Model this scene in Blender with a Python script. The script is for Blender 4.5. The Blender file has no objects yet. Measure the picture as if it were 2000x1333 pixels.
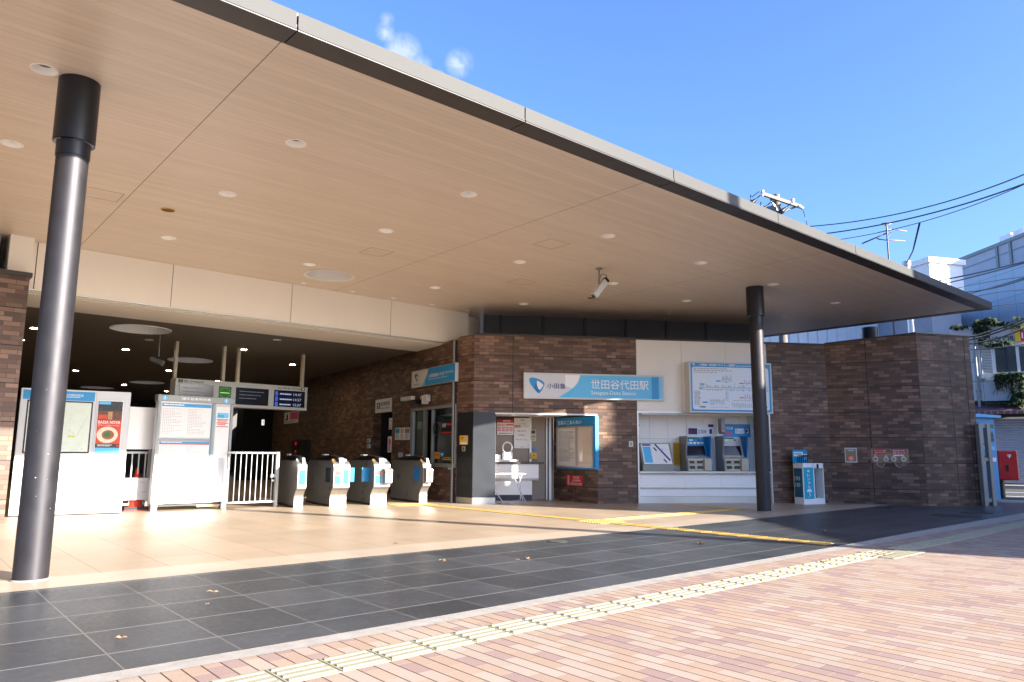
import bpy, bmesh, math, random
import numpy as np
from mathutils import Vector, Matrix

random.seed(7)
SC = bpy.context.scene
COL = SC.collection

# ------------------------------------------------------------------ camera
IMG = (1000.0, 666.5)
H = 1.10
R = np.array([[0.765, 0.102, 0.636], [-0.644, 0.111, 0.757], [0.007, -0.989, 0.151]])
_v1 = np.array([2750., 900.]) - IMG
_v2 = np.array([-236., 880.]) - IMG
FOC = math.sqrt(-float(_v1 @ _v2))
_X = np.array([_v1[0], _v1[1], FOC]); _X /= np.linalg.norm(_X)
_Y = np.array([_v2[0], _v2[1], FOC]); _Y -= _X * (_X @ _Y); _Y /= np.linalg.norm(_Y)
_Z = np.cross(_X, _Y)
R = np.array([_X, _Y, _Z])
CAM = np.array([0., 0., H])
cam = bpy.data.cameras.new('camera')
cam.sensor_width = 36.0
cam.lens = FOC / 2000.0 * 36.0
cam.clip_start = 0.05
cam.clip_end = 3000
camo = bpy.data.objects.new('camera', cam)
COL.objects.link(camo)
camo.matrix_world = Matrix((( R[0][0], -R[0][1], -R[0][2], 0), (R[1][0], -R[1][1], -R[1][2], 0),
                            (R[2][0], -R[2][1], -R[2][2], H), (0, 0, 0, 1)))
SC.camera = camo

# ------------------------------------------------------------------ sun, sky, exposure
SUN_AZ = (0.356, -0.934)
SUN_EL = math.radians(19.3)
SUN_STRENGTH = 3.9
SKY_STRENGTH = 0.083
CLOUD = (2.6, 2.7, 3.0, 1)
sund = bpy.data.lights.new('sun', 'SUN')
sund.energy = SUN_STRENGTH
sund.angle = math.radians(0.5)
sund.color = (1.0, 0.915, 0.79)
suno = bpy.data.objects.new('sun', sund)
COL.objects.link(suno)
_d = Vector((SUN_AZ[0] * math.cos(SUN_EL), SUN_AZ[1] * math.cos(SUN_EL), math.sin(SUN_EL))).normalized()
suno.rotation_euler = _d.to_track_quat('Z', 'Y').to_euler()
suno.location = (10, -20, 30)

world = bpy.data.worlds.new('World')
SC.world = world
world.use_nodes = True
wt = world.node_tree
sky = wt.nodes.new('ShaderNodeTexSky')
sky.sky_type = 'NISHITA'
sky.sun_disc = False
sky.sun_elevation = SUN_EL
sky.sun_rotation = math.atan2(SUN_AZ[0], SUN_AZ[1])
sky.air_density = 1.0
sky.dust_density = 2.5
sky.ozone_density = 5.0
wbg = wt.nodes['Background']
wbg.inputs[1].default_value = SKY_STRENGTH
tint = wt.nodes.new('ShaderNodeMix')
tint.data_type = 'RGBA'
tint.blend_type = 'MULTIPLY'
tint.inputs[0].default_value = 1.0
tint.inputs[7].default_value = (0.74, 0.81, 0.98, 1)
wt.links.new(sky.outputs[0], tint.inputs[6])
SKY_OUT = tint.outputs[2]
# a few thin wisps of cloud, fixed to compass directions
tc = wt.nodes.new('ShaderNodeTexCoord')
nz = wt.nodes.new('ShaderNodeTexNoise')
nz.inputs['Scale'].default_value = 22.0
nz.inputs['Detail'].default_value = 7.0
nz.inputs['Roughness'].default_value = 0.72
nz.inputs['Distortion'].default_value = 0.45
wt.links.new(tc.outputs['Generated'], nz.inputs['Vector'])
def wmath(op, a, b):
    n = wt.nodes.new('ShaderNodeMath'); n.operation = op
    for i, v in enumerate((a, b)):
        if isinstance(v, (int, float)): n.inputs[i].default_value = v
        else: wt.links.new(v, n.inputs[i])
    return n.outputs[0]
cloud = None
for cpx, cpy, rad, amt in ((788, 104, 0.026, 1.0), (898, 124, 0.020, 1.0), (752, 62, 0.013, 0.7), (756, 38, 0.010, 0.45), (825, 128, 0.014, 0.55), (856, 150, 0.010, 0.5)):
    d = R @ np.array([cpx - IMG[0], cpy - IMG[1], FOC]); d /= np.linalg.norm(d)
    vd = wt.nodes.new('ShaderNodeVectorMath'); vd.operation = 'DISTANCE'
    wt.links.new(tc.outputs['Generated'], vd.inputs[0]); vd.inputs[1].default_value = tuple(d)
    k = wmath('MULTIPLY', wmath('MAXIMUM', wmath('SUBTRACT', 1.0, wmath('DIVIDE', vd.outputs['Value'], rad)), 0.0), amt)
    cloud = k if cloud is None else wmath('ADD', cloud, k)
cr = wt.nodes.new('ShaderNodeValToRGB')
cr.color_ramp.elements[0].position = 0.30; cr.color_ramp.elements[1].position = 0.72
wt.links.new(nz.outputs['Fac'], cr.inputs[0])
cm = wmath('MINIMUM', wmath('MULTIPLY', wmath('MULTIPLY', cloud, cr.outputs[0]), 1.35), 0.5)
cx = wt.nodes.new('ShaderNodeMix'); cx.data_type = 'RGBA'
wt.links.new(cm, cx.inputs[0]); wt.links.new(SKY_OUT, cx.inputs[6]); cx.inputs[7].default_value = CLOUD
wt.links.new(cx.outputs[2], wbg.inputs[0])

SC.view_settings.view_transform = 'Standard'
SC.view_settings.look = 'None'
SC.view_settings.gamma = 1.0
SC.view_settings.exposure = 2.5
SC.render.engine = 'CYCLES'
SC.cycles.use_denoising = True
SC.cycles.max_bounces = 10
SC.cycles.diffuse_bounces = 6
SC.cycles.glossy_bounces = 4
SC.cycles.sample_clamp_indirect = 12.0


# ------------------------------------------------------------------ photo -> world helpers
def ray(p):
    return R @ np.array([p[0] - IMG[0], p[1] - IMG[1], FOC])


def G(px, py, z=0.0):
    d = ray((px, py))
    return CAM + d * ((z - H) / d[2])


def proj(P):
    c = R.T @ (np.array(P, float) - CAM)
    return IMG[0] + FOC * c[0] / c[2], IMG[1] + FOC * c[1] / c[2]


def at_depth(px, py, depth):
    """point on the pixel's ray at a distance measured along the view axis"""
    d = ray((px, py)) / FOC
    return CAM + d * depth


class Frame:
    """a vertical face: x runs left to right as seen, y runs away from the viewer, z is up"""
    def __init__(self, a, b=None, ang=None):
        self.o = (float(a[0]), float(a[1]))
        self.ang = math.atan2(b[1] - a[1], b[0] - a[0]) if ang is None else ang
        self.c, self.s = math.cos(self.ang), math.sin(self.ang)
        self.len = math.hypot(b[0] - a[0], b[1] - a[1]) if b is not None else 0

    def w(self, x, y, z=0.0):
        return Vector((self.o[0] + self.c * x - self.s * y, self.o[1] + self.s * x + self.c * y, z))

    def loc(self, P):
        dx, dy = P[0] - self.o[0], P[1] - self.o[1]
        return (self.c * dx + self.s * dy, -self.s * dx + self.c * dy, P[2])

    def uz(self, px, py, d=0.0):
        r = ray((px, py))
        n = np.array([-self.s, self.c, 0.0])
        p0 = np.array(self.w(0, d, 0))
        P = CAM + r * (((p0 - CAM) @ n) / (r @ n))
        l = self.loc(P)
        return l[0], l[2]

    def r(self, x0, y0, x1, y1, d=0.0):
        """pixel box -> x0,x1,z0,z1 on this face"""
        a = self.uz(x0, y0, d); b = self.uz(x1, y1, d)
        c = self.uz(x0, y1, d); e = self.uz(x1, y0, d)
        return ((a[0] + c[0]) / 2, (b[0] + e[0]) / 2, (b[1] + c[1]) / 2, (a[1] + e[1]) / 2)

    def sub(self, x, y, dang=0.0):
        p = self.w(x, y)
        f = Frame((p[0], p[1]), ang=self.ang + dang)
        return f


WORLD = Frame((0, 0), ang=0.0)


# ------------------------------------------------------------------ materials
def S(r, g, b):
    return tuple(((c / 255) / 12.92 if c / 255 <= 0.04045 else ((c / 255 + 0.055) / 1.055) ** 2.4) for c in (r, g, b))


MATS = {}


class NT:
    def __init__(self, m):
        self.t = m.node_tree

    def n(self, kind, **kw):
        nd = self.t.nodes.new(kind)
        for k, v in kw.items():
            setattr(nd, k, v)
        return nd

    def l(self, a, b):
        self.t.links.new(a, b)

    def math(self, op, a, b=None, c=None):
        nd = self.n('ShaderNodeMath', operation=op)
        for i, v in enumerate((a, b, c)):
            if v is None:
                continue
            if isinstance(v, (int, float)):
                nd.inputs[i].default_value = v
            else:
                self.l(v, nd.inputs[i])
        return nd.outputs[0]

    def mix(self, fac, a, b, blend='MIX'):
        nd = self.n('ShaderNodeMix', data_type='RGBA', blend_type=blend)
        for idx, v in ((0, fac), (6, a), (7, b)):
            if isinstance(v, (int, float)):
                nd.inputs[idx].default_value = v
            elif isinstance(v, tuple):
                nd.inputs[idx].default_value = (*v[:3], 1)
            else:
                self.l(v, nd.inputs[idx])
        return nd.outputs[2]

    def ramp(self, fac, stops, interp='LINEAR'):
        nd = self.n('ShaderNodeValToRGB')
        nd.color_ramp.interpolation = interp
        e = nd.color_ramp.elements
        while len(e) < len(stops):
            e.new(0.5)
        for i, (p, c) in enumerate(stops):
            e[i].position = p
            e[i].color = (*c, 1) if isinstance(c, tuple) else (c, c, c, 1)
        self.l(fac, nd.inputs[0])
        return nd.outputs[0]

    def noise(self, vec, scale, detail=3, rough=0.55):
        nd = self.n('ShaderNodeTexNoise')
        nd.inputs['Scale'].default_value = scale
        nd.inputs['Detail'].default_value = detail
        nd.inputs['Roughness'].default_value = rough
        if vec is not None:
            self.l(vec, nd.inputs['Vector'])
        return nd.outputs['Fac']

    def mapping(self, vec, loc=(0, 0, 0), scale=(1, 1, 1)):
        nd = self.n('ShaderNodeMapping')
        nd.inputs['Location'].default_value = loc
        nd.inputs['Scale'].default_value = scale
        self.l(vec, nd.inputs['Vector'])
        return nd.outputs[0]


def new_mat(name):
    m = bpy.data.materials.new(name)
    m.use_nodes = True
    return m, NT(m), m.node_tree.nodes['Principled BSDF']


def mat(name, col, rough=0.5, metal=0.0, noise=0.06, nscale=3.0, bump=0.0, emit=0.0, spec=0.5, coat=0.0, stretch=None):
    if name in MATS:
        return MATS[name]
    m, t, b = new_mat(name)
    b.inputs['Roughness'].default_value = rough
    b.inputs['Metallic'].default_value = metal
    b.inputs['Specular IOR Level'].default_value = spec
    if coat:
        b.inputs['Coat Weight'].default_value = coat
        b.inputs['Coat Roughness'].default_value = 0.05
    geo = t.n('ShaderNodeNewGeometry').outputs['Position']
    vec = t.mapping(geo, scale=stretch) if stretch else geo
    if noise:
        f = t.noise(vec, nscale, 4)
        f2 = t.ramp(f, [(0.3, 1 - noise), (0.7, 1 + noise)])
        c = t.mix(1.0, tuple(col), f2, 'MULTIPLY')
        t.l(c, b.inputs['Base Color'])
        rr = t.math('MULTIPLY_ADD', f, 0.25, rough - 0.12)
        t.l(rr, b.inputs['Roughness'])
    else:
        b.inputs['Base Color'].default_value = (*col, 1)
    if bump:
        bp = t.n('ShaderNodeBump')
        bp.inputs['Strength'].default_value = bump
        bp.inputs['Distance'].default_value = 0.01
        t.l(t.noise(vec, nscale * 14, 3), bp.inputs['Height'])
        t.l(bp.outputs[0], b.inputs['Normal'])
    if emit:
        b.inputs['Emission Color'].default_value = (*col, 1)
        b.inputs['Emission Strength'].default_value = emit
    MATS[name] = m
    return m


def brick_mat(name, cols, bw, bh, mort, mcol, vshift=0.0, joints=None, rough=0.55, bump=0.35, offset=0.5, ushift=0.0,
              spec=0.4, noise=0.12, nscale=60, vjoint=None, jcol=None, ujoints=None, msmooth=0.1, stain=0.12):
    """bond of small units from the UV map (metres); cols are ramp stops for each unit's own tint"""
    m, t, b = new_mat(name)
    uv = t.n('ShaderNodeUVMap').outputs[0]
    v = t.mapping(uv, loc=(ushift, vshift, 0))
    br = t.n('ShaderNodeTexBrick')
    br.offset = offset
    br.offset_frequency = 2
    br.squash = 1
    br.inputs['Color1'].default_value = (0, 0, 0, 1)
    br.inputs['Color2'].default_value = (1, 1, 1, 1)
    br.inputs['Mortar'].default_value = (0.5, 0.5, 0.5, 1)
    br.inputs['Scale'].default_value = 1.0
    br.inputs['Mortar Size'].default_value = mort
    br.inputs['Mortar Smooth'].default_value = msmooth
    br.inputs['Bias'].default_value = 0.0
    br.inputs['Brick Width'].default_value = bw
    br.inputs['Row Height'].default_value = bh
    t.l(v, br.inputs['Vector'])
    col = t.ramp(br.outputs['Color'], cols)
    pos = t.n('ShaderNodeNewGeometry').outputs['Position']
    nz = t.noise(pos, nscale, 4, 0.7)
    col = t.mix(1.0, col, t.ramp(nz, [(0.25, 1 - noise), (0.75, 1 + noise)]), 'MULTIPLY')
    big = t.noise(pos, 0.7, 5, 0.6)
    col = t.mix(1.0, col, t.ramp(big, [(0.3, 1 - stain), (0.7, 1 + stain)]), 'MULTIPLY')
    col = t.mix(br.outputs['Fac'], col, mcol)
    fac = br.outputs['Fac']
    if joints:
        j0, step, wid = joints
        sep = t.n('ShaderNodeSeparateXYZ')
        t.l(uv, sep.inputs[0])
        f = t.math('FRACT', t.math('DIVIDE', t.math('SUBTRACT', sep.outputs[1], j0 - wid / 2), step))
        jj = t.math('LESS_THAN', f, wid / step)
        if vjoint:
            f2 = t.math('FRACT', t.math('DIVIDE', t.math('SUBTRACT', sep.outputs[0], vjoint[0] - wid / 2), vjoint[1]))
            jj = t.math('MAXIMUM', jj, t.math('LESS_THAN', f2, wid / vjoint[1]))
        col = t.mix(jj, col, jcol or (0.01, 0.008, 0.007))
        fac = t.math('MAXIMUM', fac, jj)
    if ujoints:
        u0, ustep, wid = ujoints
        sp = t.n('ShaderNodeSeparateXYZ')
        t.l(uv, sp.inputs[0])
        jj = t.math('LESS_THAN', t.math('FRACT', t.math('DIVIDE', t.math('SUBTRACT', sp.outputs[0], u0 - wid / 2), ustep)), wid / ustep)
        col = t.mix(jj, col, jcol or (0.01, 0.008, 0.007))
        fac = t.math('MAXIMUM', fac, jj)
    t.l(col, b.inputs['Base Color'])
    rr = t.math('MULTIPLY_ADD', nz, 0.3, rough - 0.15)
    t.l(rr, b.inputs['Roughness'])
    b.inputs['Specular IOR Level'].default_value = spec
    bp = t.n('ShaderNodeBump')
    bp.inputs['Strength'].default_value = bump
    bp.inputs['Distance'].default_value = 0.006
    hgt = t.math('SUBTRACT', t.math('MULTIPLY', nz, 0.35), fac)
    t.l(hgt, bp.inputs['Height'])
    t.l(bp.outputs[0], b.inputs['Normal'])
    MATS[name] = m
    return m


# ------------------------------------------------------------------ mesh builder
_glyphs = {}


def glyph_mesh(s, bold=0.0):
    key = (s, bold)
    if key not in _glyphs:
        cu = bpy.data.curves.new('lettering_curve', 'FONT')
        cu.body = s
        cu.resolution_u = 2
        cu.offset = bold
        o = bpy.data.objects.new('lettering_curve', cu)
        COL.objects.link(o)
        dg = bpy.context.evaluated_depsgraph_get()
        m = bpy.data.meshes.new_from_object(o.evaluated_get(dg))
        vs = [(v.co.x, v.co.y) for v in m.vertices]
        fs = [tuple(p.vertices) for p in m.polygons]
        bpy.data.objects.remove(o)
        bpy.data.curves.remove(cu)
        bpy.data.meshes.remove(m)
        xs = [v[0] for v in vs]; ys = [v[1] for v in vs]
        x0, y0 = min(xs), min(ys)
        w, h = max(xs) - x0, max(ys) - y0
        _glyphs[key] = ([((x - x0) / w, (y - y0) / h) for x, y in vs], fs, w / h)
    return _glyphs[key]


class B:
    def __init__(self, m=None):
        self.v = []; self.f = []; self.mi = []; self.mats = []; self.cur = 0; self.sm = []
        if m:
            self.m(m)

    def m(self, mm):
        if mm not in self.mats:
            self.mats.append(mm)
        self.cur = self.mats.index(mm)
        return self

    def add(self, vs, fs, smooth=False):
        o = len(self.v)
        self.v += [tuple(map(float, p)) for p in vs]
        for f in fs:
            self.f.append(tuple(i + o for i in f)); self.mi.append(self.cur); self.sm.append(smooth)
        return self

    def box(self, x0, x1, y0, y1, z0, z1):
        x0, x1 = min(x0, x1), max(x0, x1); y0, y1 = min(y0, y1), max(y0, y1); z0, z1 = min(z0, z1), max(z0, z1)
        vs = [(x0, y0, z0), (x1, y0, z0), (x1, y1, z0), (x0, y1, z0), (x0, y0, z1), (x1, y0, z1), (x1, y1, z1), (x0, y1, z1)]
        return self.add(vs, [(0, 3, 2, 1), (4, 5, 6, 7), (0, 1, 5, 4), (1, 2, 6, 5), (2, 3, 7, 6), (3, 0, 4, 7)])

    def quad(self, *p):
        return self.add(p, [tuple(range(len(p)))])

    def face(self, r, y):
        """flat rectangle r=(x0,x1,z0,z1) facing the viewer at depth y"""
        x0, x1, z0, z1 = r
        return self.add([(x0, y, z0), (x1, y, z0), (x1, y, z1), (x0, y, z1)], [(0, 1, 2, 3)])

    def hexa(self, a, b):
        """two quads (lists of 4 points) bridged into a solid"""
        return self.add(list(a) + list(b), [(3, 2, 1, 0), (4, 5, 6, 7), (0, 1, 5, 4), (1, 2, 6, 5), (2, 3, 7, 6), (3, 0, 4, 7)])

    def prism(self, pts, axis, a0, a1, smooth=False):
        """polygon swept along an axis: axis 'x' pts are (y,z); 'y' pts are (x,z); 'z' pts are (x,y)"""
        def mk(p, a):
            return {'x': (a, p[0], p[1]), 'y': (p[0], a, p[1]), 'z': (p[0], p[1], a)}[axis]
        n = len(pts)
        vs = [mk(p, a0) for p in pts] + [mk(p, a1) for p in pts]
        self.add(vs, [tuple(range(n))[::-1], tuple(range(n, 2 * n))])
        o = len(self.v) - 2 * n
        for i in range(n):
            j = (i + 1) % n
            self.f.append((o + i, o + j, o + n + j, o + n + i)); self.mi.append(self.cur); self.sm.append(smooth)
        return self

    def cyl(self, p0, p1, r0, r1=None, n=20, caps=True):
        r1 = r0 if r1 is None else r1
        p0 = Vector(p0); p1 = Vector(p1)
        d = (p1 - p0).normalized()
        a = d.orthogonal().normalized(); bb = d.cross(a)
        ring = [(math.cos(2 * math.pi * i / n), math.sin(2 * math.pi * i / n)) for i in range(n)]
        vs = [p0 + (a * c + bb * s) * r0 for c, s in ring] + [p1 + (a * c + bb * s) * r1 for c, s in ring]
        self.add(vs, [(i, (i + 1) % n, n + (i + 1) % n, n + i) for i in range(n)], True)
        if caps:
            self.add(vs[:n], [tuple(range(n))[::-1]]); self.add(vs[n:], [tuple(range(n))])
        return self

    def tube(self, pts, r, n=8, closed=False):
        pts = [Vector(p) for p in pts]
        vs = []; k = len(pts)
        prev = None
        for i, p in enumerate(pts):
            if closed:
                d = (pts[(i + 1) % k] - pts[i - 1]).normalized()
            else:
                d = (pts[min(i + 1, k - 1)] - pts[max(i - 1, 0)]).normalized()
            if prev is None:
                a = d.orthogonal().normalized()
            else:
                a = (prev - d * prev.dot(d)).normalized()
            prev = a
            bb = d.cross(a)
            vs += [p + (a * math.cos(2 * math.pi * j / n) + bb * math.sin(2 * math.pi * j / n)) * r for j in range(n)]
        fs = []
        for i in range(k if closed else k - 1):
            i2 = (i + 1) % k
            for j in range(n):
                fs.append((i * n + j, i * n + (j + 1) % n, i2 * n + (j + 1) % n, i2 * n + j))
        if not closed:
            fs += [tuple(range(n))[::-1], tuple(range((k - 1) * n, k * n))]
        return self.add(vs, fs, True)

    def lathe(self, prof, c=(0, 0, 0), n=28):
        vs = []
        for r, z in prof:
            vs += [(c[0] + r * math.cos(2 * math.pi * i / n), c[1] + r * math.sin(2 * math.pi * i / n), c[2] + z) for i in range(n)]
        fs = []
        for k in range(len(prof) - 1):
            for i in range(n):
                fs.append((k * n + i, k * n + (i + 1) % n, (k + 1) * n + (i + 1) % n, (k + 1) * n + i))
        return self.add(vs, fs, True)

    def disc(self, c, r, axis='z', n=28, rx=None):
        vs = []
        for i in range(n):
            a = 2 * math.pi * i / n
            u, w = (rx or r) * math.cos(a), r * math.sin(a)
            vs.append({'z': (c[0] + u, c[1] + w, c[2]), 'y': (c[0] + u, c[1], c[2] + w), 'x': (c[0], c[1] + u, c[2] + w)}[axis])
        return self.add(vs, [tuple(range(n))])

    def rrect(self, r, y0, y1, rad=0.02, n=5):
        x0, x1, z0, z1 = r
        pts = []
        for cx, cz, a0 in ((x1 - rad, z0 + rad, -90), (x1 - rad, z1 - rad, 0), (x0 + rad, z1 - rad, 90), (x0 + rad, z0 + rad, 180)):
            for i in range(n + 1):
                a = math.radians(a0 + 90 * i / n)
                pts.append((cx + rad * math.cos(a), cz + rad * math.sin(a)))
        return self.prism(pts, 'y', y0, y1)

    def text(self, s, r, y, bold=0.0, fit=True):
        """lettering stretched into r=(x0,x1,z0,z1) (height kept, width fitted)"""
        vs, fs, asp = glyph_mesh(s, bold)
        x0, x1, z0, z1 = r
        return self.add([(x0 + u * (x1 - x0), y, z0 + w * (z1 - z0)) for u, w in vs], fs)

    def rows(self, r, y, n, fill=0.45, seed=1, words=5, ragged=0.25):
        """n printed lines broken in words"""
        rnd = random.Random(seed)
        x0, x1, z0, z1 = r
        hgt = (z1 - z0) / n
        for i in range(n):
            zt = z1 - i * hgt
            end = x1 - rnd.random() * ragged * (x1 - x0)
            x = x0
            while x < end:
                w = (x1 - x0) / words * (0.4 + rnd.random())
                self.face((x, min(x + w, end), zt - hgt * fill, zt), y)
                x += w + (x1 - x0) * 0.02
        return self


def uvs_for(me):
    uv = me.uv_layers.new(name='UVMap')
    for p in me.polygons:
        n = p.normal
        ax = max(range(3), key=lambda i: abs(n[i]))
        for li in p.loop_indices:
            c = me.vertices[me.loops[li].vertex_index].co
            uv.data[li].uv = ((c.y, c.z), (c.x, c.z), (c.x, c.y))[ax]


def make_mesh(name, b, off, uvfn=None):
    me = bpy.data.meshes.new(name)
    me.from_pydata(b.v, [], b.f)
    for mm in b.mats:
        me.materials.append(mm)
    me.polygons.foreach_set('material_index', b.mi)
    me.polygons.foreach_set('use_smooth', b.sm)
    me.update()
    bm = bmesh.new()
    bm.from_mesh(me)
    bmesh.ops.recalc_face_normals(bm, faces=bm.faces)
    bm.to_mesh(me)
    bm.free()
    if uvfn:
        uv = me.uv_layers.new(name='UVMap')
        for lp in me.loops:
            uv.data[lp.index].uv = uvfn(me.vertices[lp.vertex_index].co)
    else:
        uvs_for(me)
    if off != (0, 0, 0):
        me.transform(Matrix.Translation((-off[0], -off[1], -off[2])))
    me.update()
    return me


def tag(o, label=None, cat=None, group=None, kind=None):
    if label: o['label'] = label
    if cat: o['category'] = cat
    if group: o['group'] = group
    if kind: o['kind'] = kind
    return o


def bevel(o, w):
    md = o.modifiers.new('bevel', 'BEVEL')
    md.width = w
    md.segments = 2
    md.limit_method = 'ANGLE'
    md.angle_limit = math.radians(40)
    md.harden_normals = False


class Thing:
    def __init__(self, name, label, cat, F=WORLD, off=(0, 0, 0), group=None):
        self.F = F; self.off = tuple(map(float, off))
        o = bpy.data.objects.new(name, None)
        o.empty_display_size = 0.2
        COL.objects.link(o)
        o.location = F.w(*self.off)
        o.rotation_euler = (0, 0, F.ang)
        tag(o, label, cat, group)
        self.o = o

    def part(self, name, b, parent=None, bev=0, label=None):
        me = make_mesh(name, b, self.off)
        o = bpy.data.objects.new(name, me)
        COL.objects.link(o)
        o.parent = parent or self.o
        if bev: bevel(o, bev)
        if label: o['label'] = label
        return o


def solo(name, label, cat, b, F=WORLD, off=(0, 0, 0), group=None, kind=None, bev=0, uvfn=None):
    me = make_mesh(name, b, tuple(map(float, off)), uvfn)
    o = bpy.data.objects.new(name, me)
    COL.objects.link(o)
    o.location = F.w(*off)
    o.rotation_euler = (0, 0, F.ang)
    tag(o, label, cat, group, kind)
    if bev: bevel(o, bev)
    return o


def copy_tree(o, parent=None):
    c = o.copy()
    COL.objects.link(c)
    c.parent = parent
    for ch in o.children:
        copy_tree(ch, c)
    return c


def holed_sheet(outer, circles, z, n=40):
    """flat horizontal polygon with round holes -> verts, faces"""
    cu = bpy.data.curves.new('sheet_curve', 'CURVE')
    cu.dimensions = '2D'
    cu.fill_mode = 'BOTH'
    def sp(pts):
        s = cu.splines.new('POLY')
        s.points.add(len(pts) - 1)
        for p, q in zip(s.points, pts):
            p.co = (q[0], q[1], 0, 1)
        s.use_cyclic_u = True
    sp(outer)
    for cx, cy, r in circles:
        sp([(cx + r * math.cos(2 * math.pi * i / n), cy + r * math.sin(2 * math.pi * i / n)) for i in range(n)])
    o = bpy.data.objects.new('sheet_curve', cu)
    COL.objects.link(o)
    m = bpy.data.meshes.new_from_object(o.evaluated_get(bpy.context.evaluated_depsgraph_get()))
    vs = [(v.co.x, v.co.y, z) for v in m.vertices]
    fs = [tuple(p.vertices) for p in m.polygons]
    bpy.data.objects.remove(o); bpy.data.curves.remove(cu); bpy.data.meshes.remove(m)
    return vs, fs


def holed_wall(b, x0, x1, z0, z1, holes, y=0.0, reveal=0.0, ztop=None):
    """vertical face at depth y with rectangular holes and reveals going back"""
    xs = sorted({x0, x1, *[v for h in holes for v in h[:2] if x0 < v < x1]})
    zs = sorted({z0, z1, *[v for h in holes for v in h[2:4] if z0 < v < z1]})
    for i in range(len(xs) - 1):
        for j in range(len(zs) - 1):
            mx, mz = (xs[i] + xs[i + 1]) / 2, (zs[j] + zs[j + 1]) / 2
            if not any(h[0] < mx < h[1] and h[2] < mz < h[3] for h in holes):
                b.face((xs[i], xs[i + 1], zs[j], zs[j + 1]), y)
    if reveal:
        for h in holes:
            a0, a1, c0, c1 = max(h[0], x0), min(h[1], x1), max(h[2], z0), min(h[3], z1)
            b.quad((a0, y, c0), (a0, y + reveal, c0), (a0, y + reveal, c1), (a0, y, c1))
            b.quad((a1, y, c0), (a1, y + reveal, c0), (a1, y + reveal, c1), (a1, y, c1))
            b.quad((a0, y, c1), (a1, y, c1), (a1, y + reveal, c1), (a0, y + reveal, c1))
    return b


# ------------------------------------------------------------------ material library
WHITE = (0.85, 0.85, 0.84)
M_brick = brick_mat('brown_wall_tile', [(0.0, S(76, 57, 48)), (0.4, S(94, 70, 57)), (0.75, S(110, 84, 69)), (1.0, S(134, 106, 89))],
                    0.232, 0.075, 0.0045, S(70, 60, 54), vshift=-0.36, joints=(0.36, 0.6, 0.016), rough=0.5, vjoint=(0.9, 3.1), stain=0.26)
M_paver = brick_mat('clay_paver', [(0.0, S(143, 120, 113)), (0.24, S(147, 125, 117)), (0.30, S(155, 132, 115)), (0.64, S(158, 137, 119)),
                                  (0.70, S(157, 141, 127)), (1.0, S(161, 147, 133))],
                    0.198, 0.1, 0.0026, S(178, 158, 134), rough=0.85, bump=0.8, nscale=130, noise=0.30, spec=0.2, stain=0.05,
                    joints=(0.0, 0.1, 0.0085), jcol=S(72, 56, 46))
M_slate = brick_mat('slate_floor_tile', [(0.0, S(52, 56, 60)), (1.0, S(68, 71, 75))], 0.607, 0.607, 0.0048, S(150, 148, 142),
                    ushift=-1.07 + 0.607 * 4, vshift=-4.67 + 0.607 * 10, offset=0.0, rough=0.38, bump=0.14, nscale=26, noise=0.30, spec=0.5, stain=0.22, ujoints=(1.07, 0.607, 0.009), jcol=S(108, 104, 98))
M_beige = brick_mat('beige_floor_tile', [(0.0, S(154, 137, 118)), (1.0, S(166, 148, 128))], 0.607, 0.607, 0.003, S(190, 172, 152),
                    ushift=-1.07 + 0.607 * 4, vshift=-7.20 + 0.607 * 20, offset=0.0, rough=0.42, bump=0.06, nscale=30, noise=0.10, spec=0.5, stain=0.10, ujoints=(1.07, 0.607, 0.007), jcol=S(90, 74, 60))
M_beige2 = brick_mat('pale_floor_tile', [(0.0, S(168, 154, 137)), (1.0, S(175, 161, 144))], 0.607, 0.607, 0.003, S(160, 140, 122),
                     ushift=-1.07 + 0.607 * 4, vshift=-7.20 + 0.607 * 20, offset=0.0, rough=0.4, bump=0.06, nscale=30, noise=0.06, spec=0.5)
M_concrete = mat('concrete', S(150, 144, 136), 0.85, noise=0.12, nscale=9, bump=0.3)
M_asphalt = mat('asphalt', (0.05, 0.05, 0.053), 0.9, noise=0.2, nscale=8, bump=0.5)
M_whitepaint = mat('road_paint', (0.75, 0.75, 0.73), 0.7)
M_tact = mat('pale_yellow_tactile', S(146, 140, 117), 0.8, noise=0.08, nscale=12, bump=0.25)
M_tacty = mat('amber_tactile', S(170, 132, 74), 0.55, noise=0.06, nscale=9)
M_tactd = mat('amber_tactile_stud', S(226, 196, 110), 0.5, noise=0.04)
M_white = mat('white_panel', WHITE, 0.4, noise=0.03)
M_cream = mat('cream_wall_panel', S(228, 222, 212), 0.45, noise=0.03, nscale=1.2)
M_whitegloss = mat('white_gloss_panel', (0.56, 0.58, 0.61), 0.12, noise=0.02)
M_paper = mat('paper', (0.78, 0.79, 0.79), 0.6, noise=0.02)
M_black = mat('black_plastic', (0.012, 0.013, 0.015), 0.3, noise=0.0)
M_darkmetal = mat('dark_painted_steel', S(58, 57, 61), 0.5, metal=0.7, noise=0.10, nscale=6)
M_sleeve = mat('black_painted_sleeve', S(26, 30, 38), 0.38, metal=0.2, noise=0.06)
M_pillar = mat('charcoal_panel', S(50, 54, 60), 0.45, metal=0.15, noise=0.06)
M_navy = mat('black_clad_panel', S(24, 26, 31), 0.4, metal=0.1, noise=0.06)
M_steel = mat('stainless_steel', S(176, 174, 170), 0.34, metal=0.9, noise=0.05, nscale=2)
M_gateside = mat('smoked_steel', S(126, 126, 126), 0.30, metal=0.5, noise=0.08, nscale=2)
M_alu = mat('brushed_aluminium', S(188, 188, 186), 0.38, metal=0.8, noise=0.05)
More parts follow.
